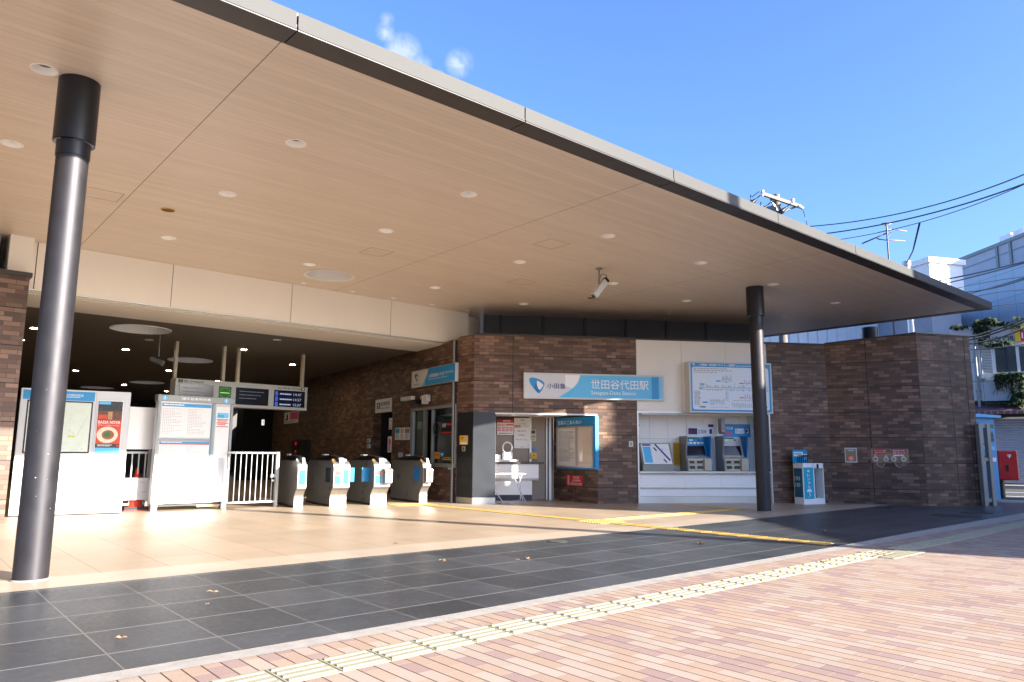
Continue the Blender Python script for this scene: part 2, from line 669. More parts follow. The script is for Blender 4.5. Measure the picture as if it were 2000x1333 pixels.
M_frame = mat('grey_enamel', S(128, 132, 132), 0.4, metal=0.2, noise=0.04)
M_silver = mat('pale_grey_enamel', S(196, 198, 196), 0.4, noise=0.03)
M_blue = mat('sky_blue_print', S(28, 140, 200), 0.4, noise=0.0)
M_lblue = mat('light_blue_print', S(88, 184, 232), 0.4, noise=0.0)
M_dblue = mat('deep_blue_print', S(0, 104, 182), 0.4, noise=0.0)
M_cyan = mat('cyan_enamel', S(0, 150, 190), 0.35, noise=0.0)
M_navyink = mat('navy_ink', S(22, 42, 110), 0.5, noise=0.0)
M_ink = mat('black_ink', (0.02, 0.02, 0.022), 0.6, noise=0.0)
M_greyink = mat('grey_ink', (0.25, 0.25, 0.27), 0.6, noise=0.0)
M_wink = mat('white_ink', (0.82, 0.83, 0.84), 0.5, noise=0.0)
M_red = mat('red_print', S(196, 24, 30), 0.45, noise=0.03)
M_pink = mat('pink_print', S(220, 90, 140), 0.5, noise=0.0)
M_orange = mat('orange_print', S(205, 70, 38), 0.5, noise=0.0)
M_yellow = mat('yellow_print', S(226, 176, 40), 0.5, noise=0.03)
M_green = mat('green_print', S(40, 110, 60), 0.5, noise=0.0)
M_screen = mat('dark_screen', (0.012, 0.014, 0.02), 0.12, noise=0.0)
M_fascia = mat('pale_metal_fascia', S(74, 74, 74), 0.6, metal=0.0, noise=0.05, nscale=1.2, spec=.15)
M_dband = mat('dark_soffit_band', S(56, 54, 56), 0.45, metal=0.3, noise=0.05)
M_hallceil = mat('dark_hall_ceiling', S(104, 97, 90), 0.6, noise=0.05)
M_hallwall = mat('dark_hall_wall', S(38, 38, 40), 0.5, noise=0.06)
M_lens = mat('downlight_reflector', (0.86, 0.85, 0.83), 0.3, noise=0.0)
M_rubber = mat('black_rubber', (0.03, 0.03, 0.03), 0.8, noise=0.1)
M_cone = mat('red_orange_plastic', S(206, 52, 30), 0.45, noise=0.04)
M_leaf = mat('dry_leaf', S(150, 122, 92), 0.8, noise=0.2, nscale=30)
M_wood = mat('pale_wood', S(206, 176, 130), 0.5, noise=0.1, nscale=6, stretch=(1, 12, 12))


def glass_mat(name, tint=(0.9, 0.95, 0.95), rough=0.02, alpha=0.25, base=(0.1, 0.12, 0.13)):
    m, t, b = new_mat(name)
    tr = t.n('ShaderNodeBsdfTransparent'); tr.inputs[0].default_value = (*tint, 1)
    gl = t.n('ShaderNodeBsdfGlossy'); gl.inputs['Roughness'].default_value = rough
    lw = t.n('ShaderNodeLayerWeight'); lw.inputs['Blend'].default_value = 0.5
    frf = t.math('MULTIPLY_ADD', t.math('POWER', lw.outputs['Facing'], 4.0), 0.7, 0.03)
    mx = t.n('ShaderNodeMixShader')
    t.l(frf, mx.inputs[0]); t.l(tr.outputs[0], mx.inputs[1]); t.l(gl.outputs[0], mx.inputs[2])
    b.inputs['Base Color'].default_value = (*base, 1)
    b.inputs['Roughness'].default_value = 0.1
    m2 = t.n('ShaderNodeMixShader'); m2.inputs[0].default_value = alpha
    t.l(mx.outputs[0], m2.inputs[1]); t.l(b.outputs[0], m2.inputs[2])
    t.l(m2.outputs[0], m.node_tree.nodes['Material Output'].inputs[0])
    MATS[name] = m
    return m


M_glass = glass_mat('window_glass', alpha=0.08)
M_clear = glass_mat('clear_acrylic', tint=(1, 1, 1), alpha=0.03, base=(0.8, 0.82, 0.8))


def emit_mat(name, col, s):
    return mat(name, col, 0.5, noise=0.0, emit=s)


def dome_mat():
    m, t, b = new_mat('frosted_dome')
    tr = t.n('ShaderNodeBsdfTranslucent'); tr.inputs[0].default_value = (.10, .10, .10, 1)
    t.l(tr.outputs[0], m.node_tree.nodes['Material Output'].inputs[0])
    return m


M_dome = dome_mat()
M_lamp = emit_mat('warm_lamp', (1.0, 0.78, 0.5), 40.0)


def ceiling_mat():
    m, t, b = new_mat('wood_grain_ceiling')
    uv = t.n('ShaderNodeUVMap').outputs[0]
    sep = t.n('ShaderNodeSeparateXYZ'); t.l(uv, sep.inputs[0])
    geo = t.n('ShaderNodeNewGeometry').outputs['Position']
    vy = t.math('MULTIPLY_ADD', sep.outputs[0], -0.022, sep.outputs[1])
    f = t.math('FRACT', t.math('DIVIDE', vy, 0.10))
    line = t.math('LESS_THAN', f, 0.035)
    board = t.math('FLOOR', t.math('DIVIDE', vy, 0.10))
    wn = t.n('ShaderNodeTexWhiteNoise', noise_dimensions='1D'); t.l(board, wn.inputs['W'])
    g = t.noise(t.mapping(uv, scale=(1.1, 16, 1)), 1.6, 5, 0.65)
    col = t.ramp(g, [(0.25, S(198, 183, 167)), (0.5, S(207, 192, 176)), (0.75, S(213, 199, 183))])
    col = t.mix(1.0, col, t.ramp(wn.outputs[0], [(0, 0.95), (1, 1.04)]), 'MULTIPLY')
    # long panel joints across the boards
    fx = t.math('FRACT', t.math('DIVIDE', t.math('SUBTRACT', sep.outputs[0], CJ0 - 0.008), CJS))
    cj = t.math('LESS_THAN', fx, 0.011 / CJS)
    col = t.mix(t.math('MULTIPLY', line, 0.42), col, S(120, 98, 78))
    col = t.mix(cj, col, S(112, 92, 74))
    t.l(col, b.inputs['Base Color'])
    b.inputs['Roughness'].default_value = 0.42
    b.inputs['Specular IOR Level'].default_value = 0.5
    bp = t.n('ShaderNodeBump'); bp.inputs['Strength'].default_value = 0.15; bp.inputs['Distance'].default_value = 0.004
    t.l(t.math('SUBTRACT', 1.0, line), bp.inputs['Height']); t.l(bp.outputs[0], b.inputs['Normal'])
    return m


_j1 = G(525, 107, 4.6)[0]; _j2 = G(1228, 367, 4.6)[0]
CJ0, CJS = _j1, (_j2 - _j1)
M_ceil = ceiling_mat()


# ================================================================== GROUND
def near_edge(x):
    return float(np.interp(x, [-12, 1, 2.4, 5.67, 9.12, 12.39, 17.76, 24], [4.0, 4.33, 4.36, 4.52, 4.67, 4.88, 5.12, 5.45]))


def back_edge(x):
    return float(np.interp(x, [-12, 0.84, 4.03, 9.35, 17.5, 24], [6.95, 7.2, 7.32, 7.445, 7.81, 8.1]))


def skew(co):
    return (co.x, co.y - 0.037 * co.x)


b = B(M_paver)
b.quad((-150, -150, 0), (22.5, -150, 0), (22.5, 150, 0), (-150, 150, 0))
solo('paving', None, None, b, kind='structure', uvfn=lambda c: (c.y - 0.037 * c.x, c.x))
b = B(M_concrete)
b.quad((22.5, -150, 0), (400, -150, 0), (400, 300, 0), (22.5, 300, 0))
solo('ground', None, None, b, kind='structure')

xs = [-12] + [i * 1.0 for i in range(-8, 22)] + [21.6]
b = B(M_slate)
for a0, a1 in zip(xs, xs[1:]):
    b.quad((a0, near_edge(a0), .004), (a1, near_edge(a1), .004), (a1, back_edge(a1), .004), (a0, back_edge(a0), .004))
solo('slate_paving', None, None, b, kind='structure', uvfn=skew)
b = B(M_beige2)
for a0, a1 in zip(xs, xs[1:]):
    b.quad((a0, back_edge(a0), .004), (a1, back_edge(a1), .004), (a1, back_edge(a1) + .607, .004), (a0, back_edge(a0) + .607, .004))
b.m(M_beige)
for a0, a1 in zip(xs, xs[1:]):
    b.quad((a0, back_edge(a0) + .607, .004), (a1, back_edge(a1) + .607, .004), (a1, 46, .004), (a0, 46, .004))
solo('hall_floor', None, None, b, kind='structure', uvfn=skew)
b = B(M_concrete)
for a0, a1 in zip(xs, xs[1:]):
    k0, k1 = (.17, .17) if a1 < 8 else (.17 + max(0, a0 - 8) * .03, .17 + max(0, a1 - 8) * .03)
    b.quad((a0, near_edge(a0) - k0, .003), (a1, near_edge(a1) - k1, .003), (a1, near_edge(a1), .003), (a0, near_edge(a0), .003))
solo('kerb_strip', None, None, b, kind='structure', uvfn=skew)


def strip_y(x):
    return float(np.interp(x, [-6, 1.36, 3.38, 5.06, 9.0, 11.5, 15.6, 24], [3.52, 3.86, 3.98, 4.04, 4.2, 4.26, 4.48, 4.85]))


b = B(M_tact)
x = -5.88
WT = 0.285
while x < 22.2:
    x1 = x + 0.292
    if not (8.86 < x < 9.2):
        y0, y1 = strip_y(x), strip_y(x1)
        b.hexa([(x, y0 - WT, .001), (x1, y1 - WT, .001), (x1, y1, .001), (x, y0, .001)],
               [(x, y0 - WT, .006), (x1, y1 - WT, .006), (x1, y1, .006), (x, y0, .006)])
        for k in range(4):
            yk = -WT + 0.036 + k * 0.071
            a0, a1 = x + 0.012, x1 - 0.012
            b.hexa([(a0, y0 + yk - .017, .006), (a1, y1 + yk - .017, .006), (a1, y1 + yk + .017, .006), (a0, y0 + yk + .017, .006)],
                   [(a0 + .006, y0 + yk - .011, .012), (a1 - .006, y1 + yk - .011, .012), (a1 - .006, y1 + yk + .011, .012), (a0 + .006, y0 + yk + .011, .012)])
    x += 0.30
solo('tactile_paving', None, None, b, kind='structure', uvfn=skew)


def dot_tiles(b, base, stud, F, nx, ny, s=0.3, z=0.004):
    for i in range(nx):
        for j in range(ny):
            b.m(base)
            b.box(i * s + .002, (i + 1) * s - .002, j * s + .002, (j + 1) * s - .002, z, z + .005)
            b.m(stud)
            for u in range(5):
                for v in range(5):
                    cx, cy = i * s + (u + .5) * s / 5, j * s + (v + .5) * s / 5
                    b.cyl((cx, cy, z + .005), (cx, cy, z + .010), .012, .008, 8)


FW = Frame((8.58, 3.72), (9.35, 3.75))
b = B(); dot_tiles(b, M_tact, M_tact, FW, 3, 1, z=0.001)
FW2 = Frame((8.86, 3.96), (9.5, 3.99))
for i in range(1):
    pass
solo('warning_tactile', None, None, b, F=FW, kind='structure')
b = B(); dot_tiles(b, M_tact, M_tact, FW2, 1, 1, z=0.001)
solo('warning_tactile', None, None, b, F=FW2, kind='structure')


def bar_strip(p0, p1, w, base, stud, name):
    F = Frame(p0, p1)
    b = B(base)
    n = max(1, round(F.len / 0.3)); s = F.len / n
    for i in range(n):
        b.m(base); b.box(i * s + .002, (i + 1) * s - .002, -w / 2, w / 2, .004, .009)
        b.m(stud)
        for k in range(4):
            y = -w / 2 + w * (k + .5) / 4
            b.box(i * s + .02, (i + 1) * s - .02, y - .012, y + .012, .009, .0135)
    return solo(name, None, None, b, F=F, kind='structure')


def dot_field(c, ang, nx, ny, name, base=None, stud=None):
    F = Frame(c, ang=ang)
    b = B(); dot_tiles(b, base or M_tacty, stud or M_tactd, F, nx, ny)
    return solo(name, None, None, b, F=F, kind='structure')


T0 = (9.30, 4.83); T1 = (9.30, 8.55); T2 = (9.32, 13.75)
bar_strip(T0, (9.30, 8.45), .28, M_tacty, M_tactd, 'amber_tactile')
dot_field((9.0, 8.46), 0.02, 2, 2, 'amber_warning_tactile')
bar_strip((9.30, 9.08), (9.22, 13.85), .28, M_tacty, M_tactd, 'amber_tactile')
dot_field((8.55, 13.9), -.14, 3, 2, 'amber_warning_tactile')
bar_strip((9.62, 8.9), (13.75, 9.12), .28, M_tacty, M_tactd, 'amber_tactile')
dot_field((13.76, 8.98), 0.03, 1, 1, 'amber_warning_tactile')
bar_strip((13.92, 9.3), (13.96, 10.6), .28, M_tacty, M_tactd, 'amber_tactile')
dot_field((13.8, 10.62), 0.0, 1, 1, 'amber_warning_tactile')

# ================================================================== STATION WALLS
Pf = (10.21, 13.505); Cf = (17.664, 8.993)
F = Frame(Pf, Cf)                                   # the long front wall
FX = lambda px, py=984, d=0.0: F.uz(px, py, d)[0]
WD = Frame(Cf, (18.452, 7.153))                     # dark tiled wall with the hydrant plates
WE = Frame((18.452, 7.153), (19.869, 6.498))        # end wall facing the plaza
HA = np.array([10.176, 14.059]); HD = np.array([0.14, 0.99]); HD /= np.linalg.norm(HD)
HLEN = 16.5
HW = Frame(HA + HD * HLEN, HA)                      # concourse side wall
RT = Frame(HA, Pf)                                  # short return between concourse and front wall
ZT = 3.83

station = Thing('station_building', 'low brown brick station building under a broad flat beige roof', 'station', WORLD, (10, 14, 0))
st_front = F


def spart(name, b, Fr, parent=None, bev=0, label=None):
    """a part of the station given in the coordinates of one of its faces"""
    bb = B(); bb.mats = b.mats; bb.f = b.f; bb.mi = b.mi; bb.sm = b.sm; bb.v = b.v
    me = make_mesh(name, bb, (0, 0, 0))
    M = Matrix.Translation((Fr.o[0], Fr.o[1], 0)) @ Matrix.Rotation(Fr.ang, 4, 'Z')
    me.transform(Matrix.Translation((-10, -14, 0)) @ M)
    o = bpy.data.objects.new(name, me)
    COL.objects.link(o)
    o.parent = parent or station.o
    if bev: bevel(o, bev)
    if label: o['label'] = label
    return o


xpil = FX(922); xpil1 = FX(967); xrec = FX(1168); xbay = FX(1247); xbay1 = FX(1510)
zrec = F.uz(1060, 808)[1]; zbay = F.uz(1380, 808)[1]
REC = 1.75                                          # depth of the ticket window recess
b = B(M_brick)
holed_wall(b, 0, xbay, 0, ZT, [(0, xrec, -1, zrec)], 0, 0)
b.quad((xbay, 0, 0), (xbay, .5, 0), (xbay, .5, ZT), (xbay, 0, ZT))
spart('front_wall', b, F)
b = B(M_brick)
holed_wall(b, xbay1, F.len, 0, ZT, [], 0, 0)
b.quad((xbay1, 0, 0), (xbay1, .6, 0), (xbay1, .6, ZT), (xbay1, 0, ZT))
spart('front_wall', b, F)
b = B(M_brick)
za, zb_ = ZT + .02, 3.985
b.quad((0, 0, 0), (WD.len, 0, 0), (WD.len, 0, zb_), (0, 0, za))
spart('side_wall', b, WD)
b = B(M_brick)
b.quad((0, 0, 0), (WE.len, 0, 0), (WE.len, 0, zb_ + .01), (0, 0, zb_ + .001))
b.quad((WE.len, 0, 0), (WE.len, 6, 0), (WE.len, 6, zb_), (WE.len, 0, zb_ + .01))
spart('end_wall', b, WE)
b = B(M_black)
b.box(WE.len - .19, WE.len - .175, -.003, .01, 0, zb_)
spart('expansion_joint', b, WE)
# copings
b = B(M_dband)
b.box(-.02, F.len, -.02, .25, ZT, ZT + .035)
spart('coping', b, F)
b = B(M_dband)
b.hexa([(0, -.02, za), (WD.len, -.02, zb_), (WD.len, .25, zb_), (0, .25, za)], [(0, -.02, za + .035), (WD.len, -.02, zb_ + .035), (WD.len, .25, zb_ + .035), (0, .25, za + .035)])
spart('coping', b, WD)
b = B(M_frame)
b.box(-.02, WE.len + .03, -.025, .3, zb_ + .012, zb_ + .045)
spart('coping', b, WE)
# return beside the concourse: brick above, black cladding below
zpil = F.uz(945, 805)[1]
b = B(M_brick)
b.face((0, RT.len, zpil, ZT), 0)
spart('return_wall', b, RT)
b = B(M_navy)
b.box(0.0, RT.len, -.004, .1, .14, zpil)
b.m(M_steel).box(0.0, RT.len, -.006, .1, 0, .14)
spart('black_cladding', b, RT)
b = B(M_alu).box(HLEN - .16, HLEN - .10, -.07, -.005, 0, 3.75); b.m(M_black).box(HLEN - .10, HLEN - .075, -.05, -.005, 0, 3.75)
spart('shutter_rail', b, HW)
b = B(M_pillar)
b.box(0.0, xpil1, -.004, .35, .15, zpil)
b.m(M_alu).box(0.002, xpil1, -.008, .35, 0, .15)
spart('charcoal_pillar', b, F, bev=.006)

# concourse side wall with office door and ticket window openings
dr = HW.r(728, 806, 765, 905); dr = (dr[0], dr[1], 0, dr[3])
wn = HW.r(805, 800, 889, 905); z0w = wn[2]
b = B(M_brick)
holed_wall(b, 0, HLEN, 0, 3.8, [dr, wn], 0, .25)
spart('concourse_wall', b, HW)
# office behind the window
b = B(mat('office_blind', S(150, 142, 130), .6))
xmid_ = HW.uz(829, 850)[0]
b.face((wn[0] - .05, xmid_ - .02, .6, 2.7), .10)
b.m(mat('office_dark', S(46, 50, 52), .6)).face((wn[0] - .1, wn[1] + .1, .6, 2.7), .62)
b.m(M_frame).box(xmid_ + .5, wn[1], .45, .6, z0w, 1.25)
b.m(M_silver).box(xmid_ + .55, xmid_ + .62, .56, .6, 1.25, 2.6)
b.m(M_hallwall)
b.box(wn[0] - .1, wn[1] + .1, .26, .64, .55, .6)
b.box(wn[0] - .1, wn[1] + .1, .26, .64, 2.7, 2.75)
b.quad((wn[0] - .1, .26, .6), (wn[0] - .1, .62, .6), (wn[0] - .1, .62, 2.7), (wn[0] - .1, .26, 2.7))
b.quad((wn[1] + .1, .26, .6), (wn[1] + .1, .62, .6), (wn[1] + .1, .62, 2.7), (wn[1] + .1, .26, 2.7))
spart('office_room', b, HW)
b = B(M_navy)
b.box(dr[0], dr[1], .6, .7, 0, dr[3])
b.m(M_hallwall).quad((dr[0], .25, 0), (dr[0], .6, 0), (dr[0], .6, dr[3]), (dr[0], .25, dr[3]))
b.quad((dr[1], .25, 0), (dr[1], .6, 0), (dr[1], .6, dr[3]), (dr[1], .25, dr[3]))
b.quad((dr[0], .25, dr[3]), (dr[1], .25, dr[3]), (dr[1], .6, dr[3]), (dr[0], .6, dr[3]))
door = spart('office_door', b, HW)
b = B(M_steel); b.cyl((dr[0] + .12, .57, .85), (dr[0] + .12, .57, 1.15), .014); b.box(dr[0] + .11, dr[0] + .13, .57, .6, .9, .92); b.box(dr[0] + .11, dr[0] + .13, .57, .6, 1.08, 1.1)
spart('handle', b, HW, parent=door)
w0, w1, z0, z1 = wn
xm = HW.uz(829, 850)[0]; xm2 = HW.uz(845, 850)[0]
b = B(M_frame)
b.box(w0 - .05, w1 + .05, -.04, .06, z1, z1 + .07); b.box(w0 - .05, w1 + .05, -.05, .06, z0 - .09, z0)
b.box(w0 - .05, w0 + .02, -.04, .06, z0, z1); b.box(w1 - .07, w1 + .05, -.04, .06, z0, z1)
b.m(M_alu).box(xm - .025, xm + .025, -.03, .05, z0, z1); b.box(xm2 - .03, xm2 + .01, -.03, .05, z0, z1); b.box(w0 + .03, w0 + .07, -.02, .05, z0, z1)
win = spart('ticket_window', b, HW)
b = B(M_glass); b.box(w0 + .07, xm - .03, .01, .016, z0, z1); b.box(xm2 + .01, w1 - .07, .01, .016, z0, z1)
spart('glass_pane', b, HW, parent=win)

# concourse shell
ceil_h = [(*HA, 0)]
hc = 3.772
holes_h = []
sky_spots = [(275.5, 643, .62), (372, 703.5, .62), (287, 747, .62), (190, 757, .62)]
for px, py, r in sky_spots:
    g = G(px, py, hc); holes_h.append((g[0], g[1], r))
outer = [(-4, 15.0), (10.4, 15.0), (HA[0] + HD[0] * HLEN + .2, HA[1] + HD[1] * HLEN), (16.5, 44), (-4, 44)]
vs, fs = holed_sheet(outer, holes_h, hc)
b = B(M_hallceil).add(vs, fs)
spart('concourse_ceiling', b, WORLD)
for cx, cy, r in holes_h:
    b = B(M_white)
    n = 40
    for k in range(n):
        a0, a1 = 2 * math.pi * k / n, 2 * math.pi * (k + 1) / n
        b.quad((cx + r * math.cos(a0), cy + r * math.sin(a0), hc - .02), (cx + r * math.cos(a1), cy + r * math.sin(a1), hc - .02),
               (cx + r * math.cos(a1), cy + r * math.sin(a1), 4.78), (cx + r * math.cos(a0), cy + r * math.sin(a0), 4.78))
    b.m(M_dome).disc((cx, cy, 4.775), r, 'z', 40)
    spart('skylight_well', b, WORLD)
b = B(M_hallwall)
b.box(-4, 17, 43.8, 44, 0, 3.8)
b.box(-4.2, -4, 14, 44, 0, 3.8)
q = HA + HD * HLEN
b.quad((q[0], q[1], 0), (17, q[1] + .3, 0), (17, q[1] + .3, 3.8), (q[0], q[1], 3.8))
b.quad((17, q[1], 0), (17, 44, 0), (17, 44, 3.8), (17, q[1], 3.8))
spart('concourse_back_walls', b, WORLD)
# distant fittings in the dark concourse
FB = Frame((4.0, 30.0), (12.0, 30.4))
b = B(M_navy)
for px0, py0, px1, py1 in ((470, 800, 545, 990), (560, 870, 568, 960)):
    r = FB.r(px0, py0, px1, py1)
    b.box(r[0], r[1], 0, .6, 0, r[3])
spart('concourse_cabinet', b, FB)

# left brick pier and the white block above it
FP = Frame((-3.0, 13.9), (1.579, 14.006))
zp = FP.uz(30, 538)[1]
b = B(M_brick)
b.box(0, FP.len, 0, 1.4, 0, zp)
spart('brick_pier', b, FP)
b = B(M_dband); b.box(0, FP.len + .03, -.03, 1.4, zp, zp + .07)
spart('coping', b, FP)
b = B(M_cream)
xw0 = FP.uz(17, 500, .25)[0]
b.box(xw0, FP.len + .05, .25, 1.2, zp + .08, 4.6)
b.m(M_frame); b.box(0, xw0 - .12, .35, 1.2, zp + .08, 4.6)
b.m(M_black)
for k in range(3):
    b.box(xw0 - .6, xw0 - .16, .33, .36, zp + .2 + k * .12, zp + .28 + k * .12)
spart('upper_panel', b, FP)

# lintel over the concourse mouth
FL = Frame((2.0, 14.523), (11.0, 14.79))
lx = [FL.uz(px, 600)[0] for px in (62, 333, 569, 764, 916)]
b = B(M_cream)
for a0, a1 in zip(lx, lx[1:]):
    b.box(a0 + .006, a1 - .006, 0, .03, 3.79, 4.6)
b.m(M_dband).box(lx[0], lx[-1] - .01, .02, .2, 3.80, 4.6)
b.m(M_cream).box(lx[0] - .4, lx[0] - .006, .02, .05, 3.79, 4.6)
b.m(M_alu).box(lx[0] - .4, lx[-1], -.012, .06, 3.765, 3.79)
spart('lintel_panels', b, FL)
b = B(M_cream)
b.box(lx[0] - .4, lx[-1] - .05, .06, .20, 3.755, 3.80)
b.m(M_black).box(lx[0] - .4, lx[-1] - .05, .20, .24, 3.765, 3.80)
b.m(M_cream).box(lx[0] - .4, lx[-1] - .05, .24, 1.60, 3.745, 3.80)
spart('lintel_soffit', b, FL)
b = B(M_cream)
a0, a1 = FL.uz(917, 640, .35)[0], FL.uz(937.5, 640, .35)[0]
b.box(a0 - .5, a1, .35, .6, 3.4, 4.6)
spart('upper_panel', b, FL)

# dark clerestory above the front wall
b = B(mat('dark_clerestory', S(44, 50, 60), 0.5))
b.box(.4, FX(1478, 640, 1.6), 1.6, 1.7, 3.6, 4.6)
for k in range(6):
    b.m(M_sleeve).box(.8 + k * 1.1, .86 + k * 1.1, 1.56, 1.6, 3.6, 4.6)
spart('clerestory', b, F)
b = B(M_dband); b.box(0, 7.5, .25, 1.7, 3.70, 3.74); spart('flat_roof', b, F)
b = B(M_frame)
b.quad((F.len, .1, 3.72), (F.len + .0, 3, 3.72), (7.4, 3, 3.72), (7.4, .25, 3.72))
spart('flat_roof', b, F)

# ================================================================== CANOPY
def fy(x):     # inner edge of the dark band
    return 5.79 + 0.0222 * x


XL, XR = -9.0, 19.68
RB = 22.0
sk = G(646, 539, 4.6); canopy_hole = (sk[0] - .03, sk[1] + .0, .5)
downs = [(87, 136), (23, 281), (578, 280), (445, 379), (329, 465), (916, 380), (754, 451), (604, 517), (850, 562), (1188, 461), (1015, 512),
         (1023, 594), (1198, 554), (1369, 514), (1341, 588), (1511, 556), (1632, 592)]
smalls = [(593, 553.6), (689, 570), (769, 583), (844, 595.6), (912, 607), (1307, 613), (1531, 618)]
dpos = [G(px, py, 4.6) for px, py in downs]
spos = [G(px, py, 4.6) for px, py in smalls]
DR = .105
holes = [canopy_hole] + [(p[0], p[1], DR) for p in dpos]
vs, fs = holed_sheet([(XL, fy(XL)), (XR - .02, fy(XR)), (XR + .02, RB), (XL, RB)], holes, 4.6, 28)
roof_th = [(XL, fy(XL) - .18), (XR + .1, fy(XR) - .18), (XR + .15, RB), (XL, RB)]
vs2, fs2 = holed_sheet(roof_th, [canopy_hole] + [h for h in holes_h if h[1] < RB - 1], 4.76, 28)
b = B(M_dband).add(vs2, fs2)
b.box(XL, 17, 21.99, 44.2, 4.75, 4.77) if False else None
roof = spart('roof', b, WORLD)
b = B(M_ceil).add(vs, fs)
spart('ceiling', b, WORLD, parent=roof)
vs3, fs3 = holed_sheet([(XL, RB), (17.2, RB), (17.2, 44.2), (XL, 44.2)], [h for h in holes_h if h[1] >= RB - 1], 4.76, 28)
b = B(M_dband).add(vs3, fs3)
b.m(M_fascia).box(XL - .1, XL, fy(XL), 44, 4.55, 4.8)
spart('rear_roof', b, WORLD)
BW = .26
FF = Frame((XL, fy(XL)), (XR, fy(XR)))
# gaps of the fascia joints seen in the photograph
fj = [FF.uz(px, py, -BW)[0] for px, py in ((580, 75), (1026, 250), (1317, 365), (1521, 440), (1672, 497), (1790, 545))]
ends = [0.0] + fj + [FF.len + BW]
b = B(M_dband)
for a0, a1 in zip(ends, ends[1:]):
    b.box(a0 + .006, a1 - .006, -BW, 0, 4.592, 4.604)
b.box(FF.len, FF.len + BW - .01, 0, 14, 4.592, 4.604)
b.m(M_black).box(0, FF.len + BW, -BW + .02, 0, 4.606, 4.66)
spart('soffit_band', b, FF, parent=roof)
b = B(M_fascia)
for a0, a1 in zip(ends, ends[1:]):
    b.box(a0 + .008, a1 - .008, -BW - .006, -BW + .02, 4.604, 4.625)
    b.box(a0 + .008, a1 - .008, -BW + .004, -BW + .02, 4.625, 4.765)
b.box(FF.len + BW - .02, FF.len + BW, -BW, 14, 4.604, 4.765)
spart('fascia', b, FF, parent=roof)
b = B(M_frame)
x = 0.0
while x < FF.len + BW - .4:
    b.box(x + .006, x + .60, -BW + .06, -BW + .16, 4.765, 4.792)
    b.box(x + .03, x + .07, -BW + .055, -BW + .06, 4.77, 4.785)
    x += .606
spart('roof_edge_cover', b, FF, parent=roof)
b = B(M_cream)
c = canopy_hole
for k in range(48):
    a0, a1 = 2 * math.pi * k / 48, 2 * math.pi * (k + 1) / 48
    ca, sa, cb, sb = math.cos(a0), math.sin(a0), math.cos(a1), math.sin(a1)
    r0, r1 = c[2] - .001, c[2] - .05
    b.quad((c[0] + r0 * ca, c[1] + r0 * sa, 4.594), (c[0] + r0 * cb, c[1] + r0 * sb, 4.594), (c[0] + r1 * cb, c[1] + r1 * sb, 4.594), (c[0] + r1 * ca, c[1] + r1 * sa, 4.594))
    b.quad((c[0] + r1 * ca, c[1] + r1 * sa, 4.594), (c[0] + r1 * cb, c[1] + r1 * sb, 4.594), (c[0] + r1 * cb, c[1] + r1 * sb, 5.0), (c[0] + r1 * ca, c[1] + r1 * sa, 5.0))
b.m(M_dome).disc((c[0], c[1], 4.99), c[2] - .05, 'z', 40)
spart('skylight_ring', b, WORLD, parent=roof)
# hatch outlines in the ceiling
M_hatch = mat('hatch_seam', S(170, 148, 126), 0.5, noise=0)
for px, py, w, d in ((187, 378, .62, .45), (735, 493, .45, .45), (1077, 477, .45, .45), (1018, 551, .45, .45)):
    g = G(px, py, 4.6)
    b = B(M_hatch)
    for s0, s1, t0, t1 in ((-w / 2, w / 2, -d / 2, -d / 2 + .012), (-w / 2, w / 2, d / 2 - .012, d / 2), (-w / 2, -w / 2 + .012, -d / 2, d / 2), (w / 2 - .012, w / 2, -d / 2, d / 2)):
        b.box(g[0] + s0, g[0] + s1, g[1] + t0, g[1] + t1, 4.597, 4.6005)
    spart('ceiling_hatch', b, WORLD, parent=roof)

# downlights
GR = 'recessed downlights in the canopy ceiling'
b0 = None
dl_label = ['recessed downlight at the top left beside the black column sleeve', 'recessed downlight cut by the left edge of the picture',
            'recessed downlight beside the first long ceiling joint, in front of the concourse', 'recessed downlight in the middle of the row of three by the first ceiling joint',
            'recessed downlight just above the cream lintel panels, by the first ceiling joint', 'recessed downlight nearest the roof edge, left of the second ceiling joint',
            'recessed downlight between two hatches, left of the second ceiling joint', 'recessed downlight right next to the round canopy skylight',
            'recessed downlight above the right end of the lintel, right of the skylight', 'recessed downlight above the hanging camera, nearest the roof edge',
            'recessed downlight between the two square ceiling hatches', 'recessed downlight above the brick wall left of the hanging camera',
            'recessed downlight right behind the hanging camera', 'recessed downlight left of the far column, toward the roof edge',
            'recessed downlight above the fare map, near the dark back edge', 'recessed downlight immediately right of the far column sleeve',
            'recessed downlight farthest right, near the roof corner']
proto = None
for i, p in enumerate(dpos):
    if proto is None:
        t = Thing('downlight', dl_label[i], 'ceiling light', WORLD, (p[0], p[1], 4.6), GR)
        bb = B(M_lens).lathe([(DR + .012, 0), (DR + .012, -.006), (DR - .002, -.006), (.085, .03), (.066, .052)], (p[0], p[1], 4.6), 28)
        t.part('reflector', bb)
        t.part('lamp', B(mat('lamp_glass_off', S(96, 92, 88), .3, noise=0)).disc((p[0], p[1], 4.651), .067))
        proto = t.o
    else:
        c = copy_tree(proto); c.location = (p[0], p[1], 4.6); c['label'] = dl_label[i]
sm_label = ['tiny spotlight left of the round skylight, above the lintel', 'tiny spotlight above the lintel, just right of the skylight', 'tiny spotlight above the joint of the two last lintel panels',
            'tiny spotlight above the middle of the last lintel panel', 'tiny spotlight above the right end of the lintel', 'tiny spotlight above the white panel of the ticket bay', 'tiny spotlight right of the far column, near the back edge']
